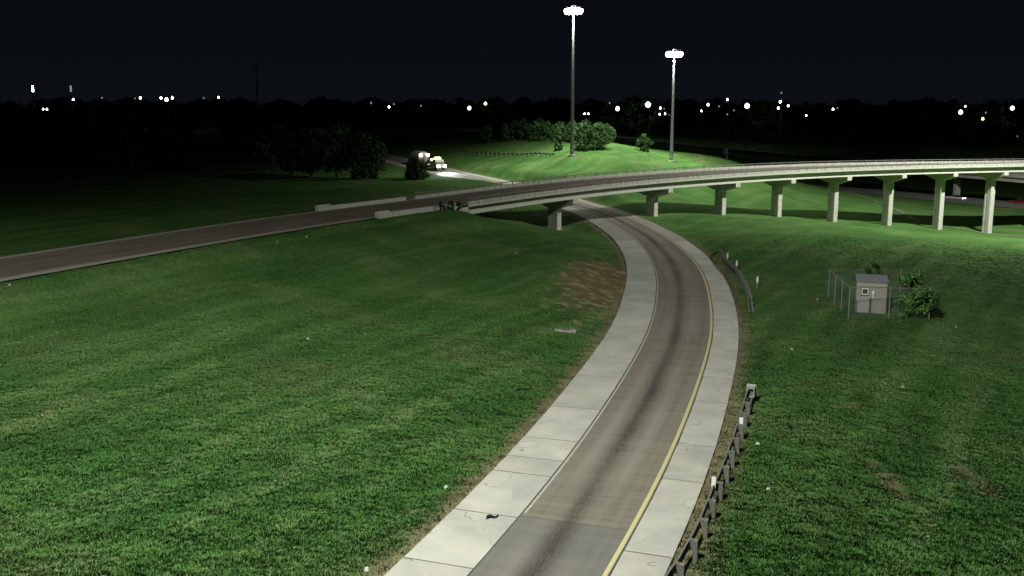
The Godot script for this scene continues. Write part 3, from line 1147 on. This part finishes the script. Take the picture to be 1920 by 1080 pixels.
# ---------------------------------------------------------------- plants
func leaf_material(r: float, g: float, b: float) -> StandardMaterial3D:
	var m := mat(r, g, b, 0.8)
	m.vertex_color_use_as_albedo = true
	m.backlight_enabled = true
	m.backlight = lin(r * 0.25, g * 0.25, b * 0.25)
	m.metallic_specular = 0.12
	m.albedo_color = Color.WHITE
	return m

func leaves(r: RandomNumberGenerator, n: int, shape: Callable, size: float, colours: Array) -> ArrayMesh:
	# leaf-sized faces: shape(rng) gives [position, outward direction]
	var pv := PackedVector3Array()
	var pn := PackedVector3Array()
	var pc := PackedColorArray()
	for i in n:
		var q: Array = shape.call(r)
		var p: Vector3 = q[0]
		var out: Vector3 = (q[1] as Vector3) + Vector3(r.randfn(), r.randfn(), r.randfn()) * 0.45
		out = out.normalized()
		var u := out.cross(Vector3(r.randfn(), r.randfn(), r.randfn())).normalized()
		var v := out.cross(u)
		var s := size * r.randf_range(0.6, 1.4)
		var c: Color = (colours[r.randi() % colours.size()] as Color) * r.randf_range(0.75, 1.25)
		var a := p - u * s * 0.5
		var b := p + v * s * 0.35 - out * s * 0.1
		var e := p + u * s * 0.6
		var f := p - v * s * 0.35 - out * s * 0.1
		for w in [a, b, e, a, e, f]:
			pv.append(w)
			pn.append(out)
			pc.append(c)
	var arr := []
	arr.resize(Mesh.ARRAY_MAX)
	arr[Mesh.ARRAY_VERTEX] = pv
	arr[Mesh.ARRAY_NORMAL] = pn
	arr[Mesh.ARRAY_COLOR] = pc
	var am := ArrayMesh.new()
	am.add_surface_from_arrays(Mesh.PRIMITIVE_TRIANGLES, arr)
	return am

func clumpy(r: RandomNumberGenerator, rx_: float, ry: float, base: float, lumps: int, kind: String) -> Callable:
	# a crown made of many overlapping clumps inside an uneven outline; kind cedar, round or broad
	var cs := []
	for i in lumps:
		var y := r.randf()
		var w := 1.0
		if kind == "cedar": w = pow(1.0 - y, 0.55) * (0.75 + 0.25 * smoothstep(0.0, 0.15, y))
		elif kind == "round": w = sqrt(maxf(0.0, 1.0 - pow(y * 2.0 - 0.9, 2.0) * 0.85))
		else: w = sqrt(maxf(0.05, 1.0 - pow(y * 1.9 - 0.9, 2.0)))
		var f := r.randf() * TAU
		var d := sqrt(r.randf_range(0.2, 1.0)) * w * 0.8
		cs.append([Vector3(cos(f) * d * rx_, base + y * ry * 0.93, sin(f) * d * rx_), r.randf_range(0.2, 0.38) * rx_ * (0.6 + 0.4 * w)])
	return func(q: RandomNumberGenerator) -> Array:
		var c: Array = cs[q.randi() % cs.size()]
		var o := Vector3(q.randfn(), q.randfn() * 0.9, q.randfn()).normalized()
		return [(c[0] as Vector3) + o * float(c[1]) * pow(q.randf(), 0.35), o]

func plant(called: String, label: String, category: String, crown: Mesh, m: Material, x: float, d: float, trunk_h: float, trunk_r: float, group := "") -> Node3D:
	var root := thing(called, label, category, Vector3(x, gh(x, d) - 0.05, -d), 0.0, group)
	var st := tool_()
	tube(st, [Vector3(0, -0.4, 0), Vector3(0, 0.1, 0), Vector3(0.05, trunk_h * 0.5, 0.03), Vector3(0.02, trunk_h, -0.02)], [trunk_r * 1.4, trunk_r, trunk_r * 0.75, trunk_r * 0.3], 7)
	for k in 5:
		var f := TAU * k / 5.0 + 0.4
		var y := trunk_h * (0.4 + 0.1 * k)
		tube(st, [Vector3(0.03, y, 0), Vector3(cos(f), 0.8, sin(f)) * trunk_h * 0.14 + Vector3(0, y, 0), Vector3(cos(f) * 0.28, 0.22, sin(f) * 0.28) * trunk_h + Vector3(0, y, 0)], [trunk_r * 0.5, trunk_r * 0.35, trunk_r * 0.1], 5)
	st.generate_normals()
	obj("trunk", st, M.bark, root)
	place("crown", crown, m, root)
	return root

func shrub(label: String, x: float, d: float, rx_: float, rz: float, h: float, n: int, size: float, g: float) -> void:
	if not M.has("bark"): M.bark = mat(0.07, 0.055, 0.04, 0.95)
	if not M.has("leaf"): M.leaf = leaf_material(0.05, 0.1, 0.03)
	var r := RandomNumberGenerator.new()
	r.seed = int(x * 100.0 + d * 7.0)
	var col := [Color(g * 1.1, g * 2.4, g * 0.7), Color(g * 0.8, g * 1.9, g * 0.5), Color(g * 1.7, g * 3.0, g), Color(g * 0.5, g * 1.3, g * 0.4)]
	var am := leaves(r, n, clumpy(r, rx_, h, 0.05, 34, "round"), size, col)
	var o := plant("shrub", label, "shrub", am, M.leaf, x, d, h * 0.7, 0.05)
	o.scale = Vector3(1, 1, rz / rx_)

func build_trees() -> void:
	var r := RandomNumberGenerator.new()
	r.seed = 99
	# cedars round the first mast; [x, d, radius, height, label]
	var green := [Color(0.05, 0.10, 0.035), Color(0.035, 0.08, 0.028), Color(0.075, 0.13, 0.045), Color(0.028, 0.06, 0.022)]
	for q in [[10.3, 227.0, 1.0, 5.6, "slender pointed cedar standing clear of the cedar clump"], [15.6, 224.0, 2.5, 6.0, "broad cedar at the front of the clump, nearest the mast"], [18.9, 227.0, 2.4, 5.8, "full rounded cedar beside the front cedar of the clump"], [20.9, 236.0, 2.0, 4.9, "tall cedar behind the front pair of the clump"], [23.1, 243.0, 1.5, 3.8, "short cedar at the open end of the clump"], [14.4, 240.0, 2.0, 4.9, "dark cedar standing behind the mast pole"], [8.7, 250.0, 1.7, 4.8, "cedar in the dim row, next to the clump"], [5.7, 255.0, 1.9, 5.0, "bushy cedar in the dim row behind the slender one"], [3.0, 260.0, 1.4, 5.4, "tall narrow cedar in the dim row"], [-1.6, 262.0, 1.1, 4.9, "slim cedar near the dark end of the row"], [-6.5, 268.0, 1.5, 4.6, "last cedar at the unlit end of the row"], [11.6, 244.0, 1.8, 4.9, "leaning cedar between the slender one and the dark one"], [17.6, 244.0, 2.0, 5.0, "cedar half hidden behind the front pair of the clump"], [0.8, 263.0, 1.6, 5.0, "ragged cedar between two narrow ones in the dim row"], [7.0, 262.0, 1.8, 5.2, "cedar at the back of the dim row"]]:
		var am := leaves(r, 2600, clumpy(r, q[2] * 1.2, q[3], 0.1, 60, "cedar" if q[2] < 1.2 else "round"), 0.36, green)
		plant("cedar_tree", q[4], "tree", am, M.leaf, q[0], q[1], q[3] * 0.8, 0.14, "cedars by the high mast light")
	var am2 := leaves(r, 1600, clumpy(r, 2.05, 4.0, 0.05, 50, "round"), 0.34, green)
	plant("round_bush", "single round bush on the bright grass between the two masts", "bush", am2, M.leaf, 30.4, 235.0, 2.6, 0.12)
	# dark trees by the ramp
	var deep := [Color(0.035, 0.07, 0.025), Color(0.028, 0.06, 0.022), Color(0.045, 0.085, 0.03)]
	am2 = leaves(r, 2200, clumpy(r, 2.7, 4.0, 0.05, 60, "round"), 0.42, deep)
	plant("dark_bush", "black leafy bush in front of the stopped vehicles", "bush", am2, M.leaf, -18.1, 193.0, 2.6, 0.15)
	am2 = leaves(r, 3000, clumpy(r, 5.0, 8.0, 0.4, 70, "broad"), 0.55, deep)
	plant("dark_tree", "dark spreading tree at the edge of the black wood by the ramp", "tree", am2, M.leaf, -28.2, 195.0, 5.0, 0.25)
	# the black wood on the left and the wooded skyline, a few crowns shared
	var crowns := []
	for k in 6: crowns.append(leaves(r, 620, clumpy(r, 4.6 + 0.3 * k, 9.5, 1.6, 40, "broad"), 1.15, deep))
	var proto := []
	for k in 6:
		proto.append(crowns[k])
	for i in 30:
		var d := r.randf_range(215.0, 345.0)
		var x := -40.0 - r.randf() * 130.0 * d / 345.0
		if i < 4:
			d = [203.0, 214.0, 208.0, 228.0][i]
			x = [-35.0, -46.0, -41.0, -55.0][i]
		if absf(ramp_side(x, d)) < 12.0: x -= 22.0
		var o := plant("woodland_tree", "dark broad tree in the black wood beside the ramp", "tree", proto[i % 6], M.leaf, x, d, 6.0, 0.28, "trees of the dark wood")
		o.rotation.y = r.randf() * TAU
		o.scale = Vector3.ONE * r.randf_range(0.75, 1.1)
	for i in 120:
		var f := (i + r.randf()) / 120.0
		var d := r.randf_range(430.0, 640.0) if i % 3 else r.randf_range(660.0, 860.0)
		var x := lerpf(-0.56, 0.56, f) * d
		var o := plant("skyline_tree", "dark tree on the wooded skyline", "tree", proto[r.randi() % 6], M.leaf, x, d, 6.5, 0.3, "trees on the skyline")
		o.rotation.y = r.randf() * TAU
		var want := 15.5 + r.randf_range(-1.0, 2.9) * d / 500.0 - (0.8 if x > 60.0 else 0.0) - o.position.y
		var s := clampf(want / 11.0, 0.6, 2.0)
		o.scale = Vector3(s * 1.35, s, s * 1.35)

# ---------------------------------------------------------------- vehicles
func wheel(parent: Node, at: Vector3, r: float, w: float) -> void:
	var st := tool_()
	var rings := []
	for e in [[-w / 2, r * 0.86], [-w / 2 + 0.04, r], [w / 2 - 0.04, r], [w / 2, r * 0.86]]:
		var ring := []
		for k in 14: ring.append(at + Vector3(e[0], cos(TAU * k / 14) * e[1], sin(TAU * k / 14) * e[1]))
		rings.append(ring)
	loft(st, rings)
	st.generate_normals()
	var o := obj("wheel", st, M.black, parent)
	st = tool_()
	rings = []
	for e in [[-w / 2 - 0.01, r * 0.5], [w / 2 + 0.01, r * 0.5]]:
		var ring := []
		for k in 10: ring.append(at + Vector3(e[0], cos(TAU * k / 10) * e[1], sin(TAU * k / 10) * e[1]))
		rings.append(ring)
	loft(st, rings)
	st.generate_normals()
	obj("rim", st, M.galv, o)

func side_shape(called: String, prof: Array, half: float, tuck: float, m: Material, parent: Node) -> MeshInstance3D:
	# a body drawn as a side view [z, y], given width with its edges drawn in; forward is -z
	var rings := []
	for e in [[-half, tuck], [-half + tuck, 0.0], [half - tuck, 0.0], [half, tuck]]:
		var c := Vector2.ZERO
		for p in prof: c += Vector2(p[0], p[1])
		c /= prof.size()
		var ring := []
		for p in prof:
			var v := Vector2(p[0], p[1])
			v = v + (c - v).normalized() * float(e[1])
			ring.append(Vector3(e[0], v.y, v.x))
		rings.append(ring)
	return lofted(called, rings, m, parent)

func lamp_box(called: String, at: Vector3, size: Vector3, m: Material, parent: Node) -> MeshInstance3D:
	var st := tool_()
	chamfer_box(st, at, size, minf(size.x, minf(size.y, size.z)) * 0.3)
	st.generate_normals()
	return obj(called, st, m, parent)

func car(label: String, at: Vector3, turn: float, paint: Material, head: Material, tail: Material) -> Node3D:
	var o := thing("car", label, "car", at, turn)
	side_shape("body", [[-2.2, 0.35], [-2.25, 0.7], [-1.1, 0.92], [1.9, 0.98], [2.25, 0.85], [2.25, 0.4], [1.9, 0.28], [-1.9, 0.28]], 0.9, 0.1, paint, o)
	side_shape("cabin", [[-1.05, 0.9], [-0.35, 1.42], [1.0, 1.45], [1.75, 0.96]], 0.78, 0.12, M.car_glass, o)
	side_shape("roof", [[-0.35, 1.425], [-0.25, 1.47], [0.95, 1.49], [1.02, 1.455]], 0.7, 0.02, paint, o)
	for s in [-0.78, 0.78]:
		wheel(o, Vector3(s, 0.33, -1.4), 0.33, 0.22)
		wheel(o, Vector3(s, 0.33, 1.4), 0.33, 0.22)
		lamp_box("headlight", Vector3(s * 0.82, 0.66, -2.2), Vector3(0.34, 0.16, 0.12), head, o)
		lamp_box("taillight", Vector3(s * 0.85, 0.78, 2.22), Vector3(0.4, 0.2, 0.1), tail, o)
	return o

func build_vehicles() -> void:
	M.car_glass = mat(0.015, 0.018, 0.02, 0.1)
	var white_glow := glow(0.9, 0.93, 1.0, 8.0)
	var warm_glow := glow(1.0, 0.85, 0.45, 5.0)
	var red_glow := glow(1.0, 0.12, 0.09, 0.8)
	var pink_glow := glow(1.0, 0.62, 0.58, 2.5)
	# service truck on the ramp, facing the camera
	var d := 227.0
	var p := ramp_at(d, -0.6, 0.0)
	var turn := atan2(tab(rk, d), 1.0) + PI     # forward (-z) along falling d
	turn = PI + atan2(-tab(rk, d), 1.0)
	var t := thing("service_truck", "pale flatbed service truck with glaring headlights and an amber roof lamp", "truck", p, turn)
	var paint := mat(0.42, 0.40, 0.33, 0.4)
	side_shape("cab", [[-3.9, 0.6], [-3.95, 1.3], [-3.1, 1.5], [-2.7, 2.35], [-1.2, 2.4], [-1.15, 0.6]], 1.05, 0.1, paint, t)
	side_shape("windscreen", [[-3.1, 1.53], [-2.72, 2.25], [-2.62, 2.2], [-3.0, 1.5]], 0.95, 0.02, M.car_glass, t)
	boxed("chassis", Vector3(0.0, 0.62, 0.4), Vector3(0.9, 0.25, 7.6), M.dark, t)
	lamp_box("flatbed", Vector3(0, 0.95, 1.6), Vector3(2.3, 0.3, 5.2), paint, t)
	lamp_box("tool_box", Vector3(0, 1.6, -0.4), Vector3(2.2, 1.0, 0.9), paint, t)
	for s in [-0.9, 0.9]:
		wheel(t, Vector3(s, 0.48, -2.8), 0.48, 0.3)
		wheel(t, Vector3(s, 0.48, 2.2), 0.48, 0.34)
		lamp_box("headlight", Vector3(s * 0.86, 1.0, -3.98), Vector3(0.62, 0.5, 0.14), white_glow, t)
		var l := SpotLight3D.new()
		l.name = "headlight_beam"
		t.add_child(l, true)
		l.position = Vector3(s * 0.8, 1.0, -4.2)
		l.rotation.x = -0.06
		l.light_energy = 55.0
		l.light_color = Color(0.93, 0.95, 1.0)
		l.spot_angle = 38.0
		l.spot_range = 120.0
		l.spot_attenuation = 2.0
		l.light_size = 0.15
		l.shadow_enabled = true
	lamp_box("amber_lamp", Vector3(0, 2.62, -1.7), Vector3(1.5, 0.4, 0.4), warm_glow, t)
	lamp_box("work_lamp", Vector3(0.6, 2.3, 0.1), Vector3(0.5, 0.35, 0.2), warm_glow, t)
	# box truck behind it, seen from its rear
	d = 237.5
	p = ramp_at(d, 0.4, 0.0)
	turn = atan2(-tab(rk, d), 1.0)
	t = thing("box_truck", "grey box truck with two pinkish rear lamps stopped on the ramp", "truck", p, turn)
	lamp_box("cargo_box", Vector3(0, 1.95, 0.9), Vector3(2.5, 2.3, 6.0), mat(0.5, 0.5, 0.5, 0.6), t)
	side_shape("cab", [[-3.6, 0.6], [-3.65, 1.3], [-3.2, 1.5], [-2.9, 2.3], [-1.7, 2.3], [-1.7, 0.6]], 1.05, 0.1, paint, t)
	boxed("chassis", Vector3(0, 0.6, 0), Vector3(0.9, 0.22, 7.0), M.dark, t)
	for s in [-0.95, 0.95]:
		wheel(t, Vector3(s, 0.45, -2.7), 0.45, 0.3)
		wheel(t, Vector3(s, 0.45, 2.2), 0.45, 0.34)
		lamp_box("rear_lamp", Vector3(s * 0.95, 2.4, 3.95), Vector3(0.62, 0.62, 0.12), pink_glow, t)
	# cars on the highway
	var h := Vector2(126, 258)
	var fwd := -(Vector2(127, 252) - Vector2(94, 294)).normalized()
	turn = atan2(-fwd.x, fwd.y)
	car("dark red car with glowing tail lights on the lower highway", Vector3(128.5, gh(128.5, 257) + 0.16, -257.0), turn, mat(0.12, 0.015, 0.015, 0.35), mat(0.6, 0.6, 0.6, 0.2), glow(1.0, 0.1, 0.08, 1.6))
	car("pale car with bright headlights under the tall piers", Vector3(117.5, gh(117.5, 268) + 0.16, -268.0), turn + PI, mat(0.4, 0.4, 0.4, 0.35), white_glow, red_glow)

# ---------------------------------------------------------------- lights of the town
func town_light(x: float, d: float, y: float, r: float, m: Material, label: String, group: String) -> void:
	var g := gh(x, d)
	var root := thing("street_lamp", label, "street light", Vector3(x, g, -d), 0.0, group)
	var h := maxf(y - g, 1.5)
	tubed("pole", [Vector3(0.5, -0.3, 0), Vector3(0.5, h * 0.9, 0), Vector3(0.3, h + r + 0.1, 0), Vector3(0, h + r + 0.1, 0)], [0.12, 0.08, 0.06, 0.06], M.dark, root, 6)
	var st := tool_()
	lathe(st, [[0.05, h + r + 0.08], [r * 0.62, h + r * 0.75], [r, h + r * 0.1], [r * 0.85, h - r * 0.55], [r * 0.3, h - r]], Vector3.ZERO, 10)
	st.generate_normals()
	obj("lamp_globe", st, m, root)

func build_town_lights() -> void:
	var cold := glow(0.92, 0.95, 1.0, 4.0)
	var dimc := glow(0.75, 0.85, 0.75, 0.08)
	var warm := glow(1.0, 0.86, 0.55, 2.5)
	var amber := glow(1.0, 0.62, 0.3, 1.6)
	var blue := glow(0.78, 0.76, 1.0, 4.0)
	# bearing x/d, sight line y/d, size in milliradian, kind
	var rows := [[151, 187, 5, 0], [94, 204, 4, 0], [101, 204, 4, 0], [204, 184, 4, 1], [265, 185, 3, 1], [275, 184, 6, 0], [313, 184, 6, 3], [323, 187, 9, 3], [334, 184, 6, 3], [392, 184, 4, 1], [419, 183, 5, 0], [422, 239, 4, 1], [700, 193, 5, 1], [733, 200, 5, 0], [742, 195, 4, 1], [792, 198, 4, 1], [881, 202, 9, 2], [911, 194, 7, 2], [1094, 212, 4, 0], [1101, 212, 4, 0], [1140, 193, 4, 1], [1155, 203, 10, 3], [1211, 196, 13, 3], [1234, 202, 5, 0], [1241, 203, 3, 1], [1233, 213, 4, 0], [1243, 212, 4, 0], [1251, 214, 3, 1], [1310, 207, 4, 0], [1322, 196, 6, 0], [1342, 199, 4, 1], [1357, 187, 5, 0], [1358, 213, 4, 1], [1370, 206, 4, 1], [1394, 198, 12, 0], [1452, 202, 6, 0], [1455, 191, 6, 0], [1470, 198, 5, 0], [1456, 175, 4, 1], [1504, 215, 4, 0], [1553, 204, 5, 0], [1561, 202, 4, 1], [1789, 209, 10, 3], [1797, 199, 5, 4], [1831, 221, 7, 4], [1836, 210, 4, 1], [1884, 202, 10, 2], [1898, 252, 3, 1]]
	var r := RandomNumberGenerator.new()
	r.seed = 5
	var mats := [cold, dimc, warm, blue, amber]
	var text := ["distant cold white street lamp among the dark trees", "faint distant street lamp among the dark trees", "distant warm white street lamp among the dark trees", "bright bluish floodlight among the distant dark trees", "distant amber street lamp among the dark trees"]
	for q in rows:
		var d := r.randf_range(402.0, 424.0)
		var bear: float = (q[0] - 960.0) / 1900.0
		var drop: float = (q[1] - 192.0) / 1900.0
		town_light(bear * d, d, 15.5 - drop * d * 1.03, q[2] * d / 1900.0 * 0.36, mats[q[3]], text[q[3]], ["cold white town lights", "faint town lights", "warm town lights", "bluish floodlights", "amber town lights"][q[3]])
	for q in [[-195.0, 420.0, 4.4, 2.4, cold, "tall narrow lit sign on a pole at the dark wood's end"], [-179.5, 420.0, 3.4, 2.6, dimc, "dim narrow sign on a pole near the brighter lit sign"]]:
		var x: float = q[0]
		var dd: float = q[1]
		var g := gh(x, dd)
		var root := thing("pylon_sign", q[5], "sign", Vector3(x, g, -dd))
		var y: float = 15.5 + 5.5 - g
		tubed("pole", [Vector3(0, -0.3, 0), Vector3(0, y - 1.3, 0)], [0.25, 0.2], M.dark, root, 8)
		lamp_box("sign_panel", Vector3(0, y, 0), Vector3(0.7, 2.5, 0.4), q[4], root)
	# thin unlit radio mast on the skyline
	var x0 := -205.0
	var d0 := 830.0
	var root := thing("radio_mast", "thin unlit radio mast above the skyline trees", "mast", Vector3(x0, gh(x0, d0), -d0))
	tubed("shaft", [Vector3(0, -0.5, 0), Vector3(0, 22, 0), Vector3(0, 40, 0)], [0.6, 0.5, 0.3], M.dark, root, 8)
	tubed("aerial", [Vector3(0, 40, 0), Vector3(0, 47, 0)], [0.12, 0.05], M.dark, root, 6)

# ---------------------------------------------------------------- small things
func build_small_things() -> void:
	var r := RandomNumberGenerator.new()
	r.seed = 17
	var paper := mat(0.5, 0.5, 0.48, 0.9)
	# scraps of litter
	for q in [[-19.5, 95.5, 0.34, "largest white litter scrap just below the connector road"], [-12.9, 62.5, 0.26, "lone white litter scrap in the middle of the open field"], [-35.2, 69.9, 0.28, "white litter scrap beside the connector road's pale near edge"], [0.4, 97.0, 0.26, "white litter scrap on the slope below the overpass abutment"], [17.6, 62.0, 0.24, "white litter scrap past the guardrail's impact head"], [21.4, 53.6, 0.26, "white litter scrap in the grass in front of the equipment hut"], [11.3, 44.6, 0.30, "flat white litter scrap just behind the guardrail posts"], [10.4, 39.0, 0.26, "white litter scrap in the grass by the guardrail's big posts"], [-2.7, 39.3, 0.24, "white litter scrap on the dirt edge of the left shoulder"], [23.8, 77.5, 0.26, "white litter scrap beside the wire fence corner"], [-4.9, 31.9, 0.28, "white litter scrap at the foot of the left shoulder slabs"], [-21.5, 92.0, 0.2, "small white litter scrap next to the connector road"], [30.5, 68.0, 0.18, "tiny white litter scrap before the leafy fence shrub"]]:
		var x: float = q[0]
		var d: float = q[1]
		var s: float = q[2] * 0.6
		var st := tool_()
		var top := []
		var low := []
		for k in 9:
			var f := TAU * k / 9.0
			var e := s * r.randf_range(0.5, 1.0)
			top.append(Vector3(cos(f) * e * 0.6, s * r.randf_range(0.3, 0.55), sin(f) * e * 0.4))
			low.append(Vector3(cos(f) * e, -0.02, sin(f) * e * 0.7))
		loft(st, [low, top])
		st.generate_normals()
		var o := place("litter_scrap", st.commit(), paper, self)
		o.position = Vector3(x, gh(x, d) + 0.03, -d)
		o.rotation.y = r.randf() * TAU
		tag(o, q[3], "litter", "white litter on the grass")
	# dark tyre scraps on the left verge
	for q in [[0.6, 53.2, 0.55, "long dark scrap of tyre on the dirt edge by the left shoulder"], [-0.6, 48.8, 0.25, "small dark scrap of tyre on the dirt edge by the left shoulder"], [-0.75, 36.2, 0.3, "small dark scrap lying on the pale left shoulder slabs"]]:
		var x: float = q[0]
		var d: float = q[1]
		var pts := []
		var rad := []
		for k in 6:
			pts.append(Vector3((k - 2.5) / 2.5 * q[2], 0.05 * sin(k * 1.3), 0.06 * cos(k * 1.9)))
			rad.append(0.06 if k > 0 and k < 5 else 0.02)
		var st := tool_()
		tube(st, pts, rad, 6)
		st.generate_normals()
		var o := place("tyre_scrap", st.commit(), M.black, self)
		o.position = Vector3(x, maxf(gh(x, d), tab(rh, d) if absf(ramp_side(x, d) + 0.45) < 4.4 else -99.0) + 0.05, -d)
		o.rotation.y = 0.5
		tag(o, q[3], "debris")
	# concrete drain cover in the grass
	var g := gh(3.6, 67.0)
	var root := thing("drain_inlet", "flat concrete drain cover set in the grass beside the ramp", "drain", Vector3(3.6, g, -67.0), -0.06)
	var st2 := tool_()
	chamfer_box(st2, Vector3(0, 0.03, 0), Vector3(1.5, 0.2, 0.5), 0.02)
	st2.generate_normals()
	obj("slab", st2, M.shoulder, root)
	boxed("grate", Vector3(0.1, 0.145, 0.05), Vector3(0.6, 0.02, 0.2), M.dark, root)
	# rocks on the bare ground by the bend
	for i in 20:
		var x := r.randf_range(3.0, 9.5)
		var d := r.randf_range(75.0, 95.0)
		if ramp_side(x, d) > -5.3: continue
		var s := r.randf_range(0.1, 0.26)
		var st := tool_()
		var a := []
		var b := []
		var c := []
		for k in 7:
			var f := TAU * k / 7.0
			a.append(Vector3(cos(f) * s * r.randf_range(0.8, 1.1), -0.05, sin(f) * s * r.randf_range(0.7, 1.0)))
			b.append(Vector3(cos(f) * s * r.randf_range(0.7, 1.0), s * 0.2, sin(f) * s * r.randf_range(0.6, 0.9)))
			c.append(Vector3(cos(f) * s * 0.4, s * r.randf_range(0.25, 0.4), sin(f) * s * 0.35))
		loft(st, [a, b, c])
		st.generate_normals()
		var o := place("rock", st.commit(), M.rock, self) if M.has("rock") else null
		if o == null:
			M.rock = mat(0.22, 0.17, 0.11, 0.95)
			o = place("rock", st.commit(), M.rock, self)
		o.position = Vector3(x, gh(x, d), -d)
		tag(o, "pale rough stone on the bare brown ground by the bend", "rock", "stones by the bend")
	# sign seen from behind, beyond the far parapet
	var x := 56.5
	var d := 268.0
	root = thing("road_sign", "dark road sign seen from behind on a short post past the overpass", "sign", Vector3(x, gh(x, d), -d), 0.3)
	tubed("post", [Vector3(0, -0.4, 0), Vector3(0, 3.0, 0)], [0.09, 0.09], M.dark, root, 6)
	lamp_box("sign_panel", Vector3(-0.3, 2.1, -0.14), Vector3(1.3, 1.5, 0.06), M.black, root)
	# climbing weeds on the wing wall
	for q in [[-8.6, 0.45, 0.9], [-7.6, 0.5, 1.0], [-6.7, 0.45, 1.1]]:
		var w := brt(q[0], -0.45)
		var am := leaves(r, 420, clumpy(r, q[1], 1.15, 0.0, 16, "round"), 0.2, [Color(0.02, 0.045, 0.015), Color(0.03, 0.06, 0.02)])
		var o := plant("wall_weed", "dark weeds growing up the overpass wing wall", "plant", am, M.leaf, w.x, -w.z, 1.0, 0.03, "weeds on the wing wall")
		o.scale = Vector3(1, 1, 0.6)

# ---------------------------------------------------------------- grass near the camera
func build_grass() -> void:
	var r := RandomNumberGenerator.new()
	r.seed = 2024
	var st := tool_()
	var t := RandomNumberGenerator.new()
	t.seed = 3
	var pv := PackedVector3Array()
	var pn := PackedVector3Array()
	for k in 9:
		var f := t.randf() * TAU
		var o := Vector3(cos(f), 0, sin(f)) * t.randf_range(0.02, 0.16)
		var h := t.randf_range(0.04, 0.10)
		var lean := Vector3(cos(f), 0, sin(f)) * t.randf_range(0.03, 0.1)
		var w := Vector3(-sin(f), 0, cos(f)) * 0.012
		for v in [o - w, o + w, o + lean + Vector3(0, h, 0)]:
			pv.append(v)
			pn.append(Vector3(cos(f) * 0.8, 0.6, sin(f) * 0.8).normalized())
	var arr := []
	arr.resize(Mesh.ARRAY_MAX)
	arr[Mesh.ARRAY_VERTEX] = pv
	arr[Mesh.ARRAY_NORMAL] = pn
	var am := ArrayMesh.new()
	am.add_surface_from_arrays(Mesh.PRIMITIVE_TRIANGLES, arr)
	var m := StandardMaterial3D.new()
	m.vertex_color_use_as_albedo = true
	m.roughness = 0.9
	m.metallic_specular = 0.15
	var xf := []
	var cl := []
	var want := 230000
	for i in want:
		var d := 27.0 * pow(5.2, r.randf())
		var x := r.randf_range(-0.57, 0.57) * d
		var off := ramp_side(x, d)
		if off > -4.8 - 0.12 * r.randf() and off < 3.95 + 0.1 * r.randf(): continue
		if x < 0.0:
			var k := bk(x)
			var w := (d - bn(x)) / sqrt(1.0 + k * k)
			if w > -0.25: continue
		elif d > bn(x) - 1.0: continue
		if absf(x - 26.6) < 1.3 and absf(d - 73.8) < 1.4: continue
		var c := ground_colour(x, d)
		if r.randf() < smoothstep(85.0, 138.0, d): continue
		if c.r > c.g * 0.95 and r.randf() < 0.75: continue
		var s := r.randf_range(0.7, 1.35)
		var b := Basis(Vector3.UP, r.randf() * TAU).scaled(Vector3(s * 1.2, s * r.randf_range(0.7, 1.2), s * 1.2))
		xf.append(Transform3D(b, Vector3(x, gh(x, d) - 0.01, -d)))
		cl.append(c * r.randf_range(0.85, 1.3))
	var mm := MultiMesh.new()
	mm.transform_format = MultiMesh.TRANSFORM_3D
	mm.use_colors = true
	mm.mesh = am
	mm.instance_count = xf.size()
	for i in xf.size():
		mm.set_instance_transform(i, xf[i])
		mm.set_instance_color(i, cl[i])
	var o := MultiMeshInstance3D.new()
	o.name = "grass"
	o.multimesh = mm
	o.material_override = m
	add_child(o)
	o.set_meta("kind", "stuff")
	tag(o, "short mown green grass covering the fields beside the ramp", "grass")
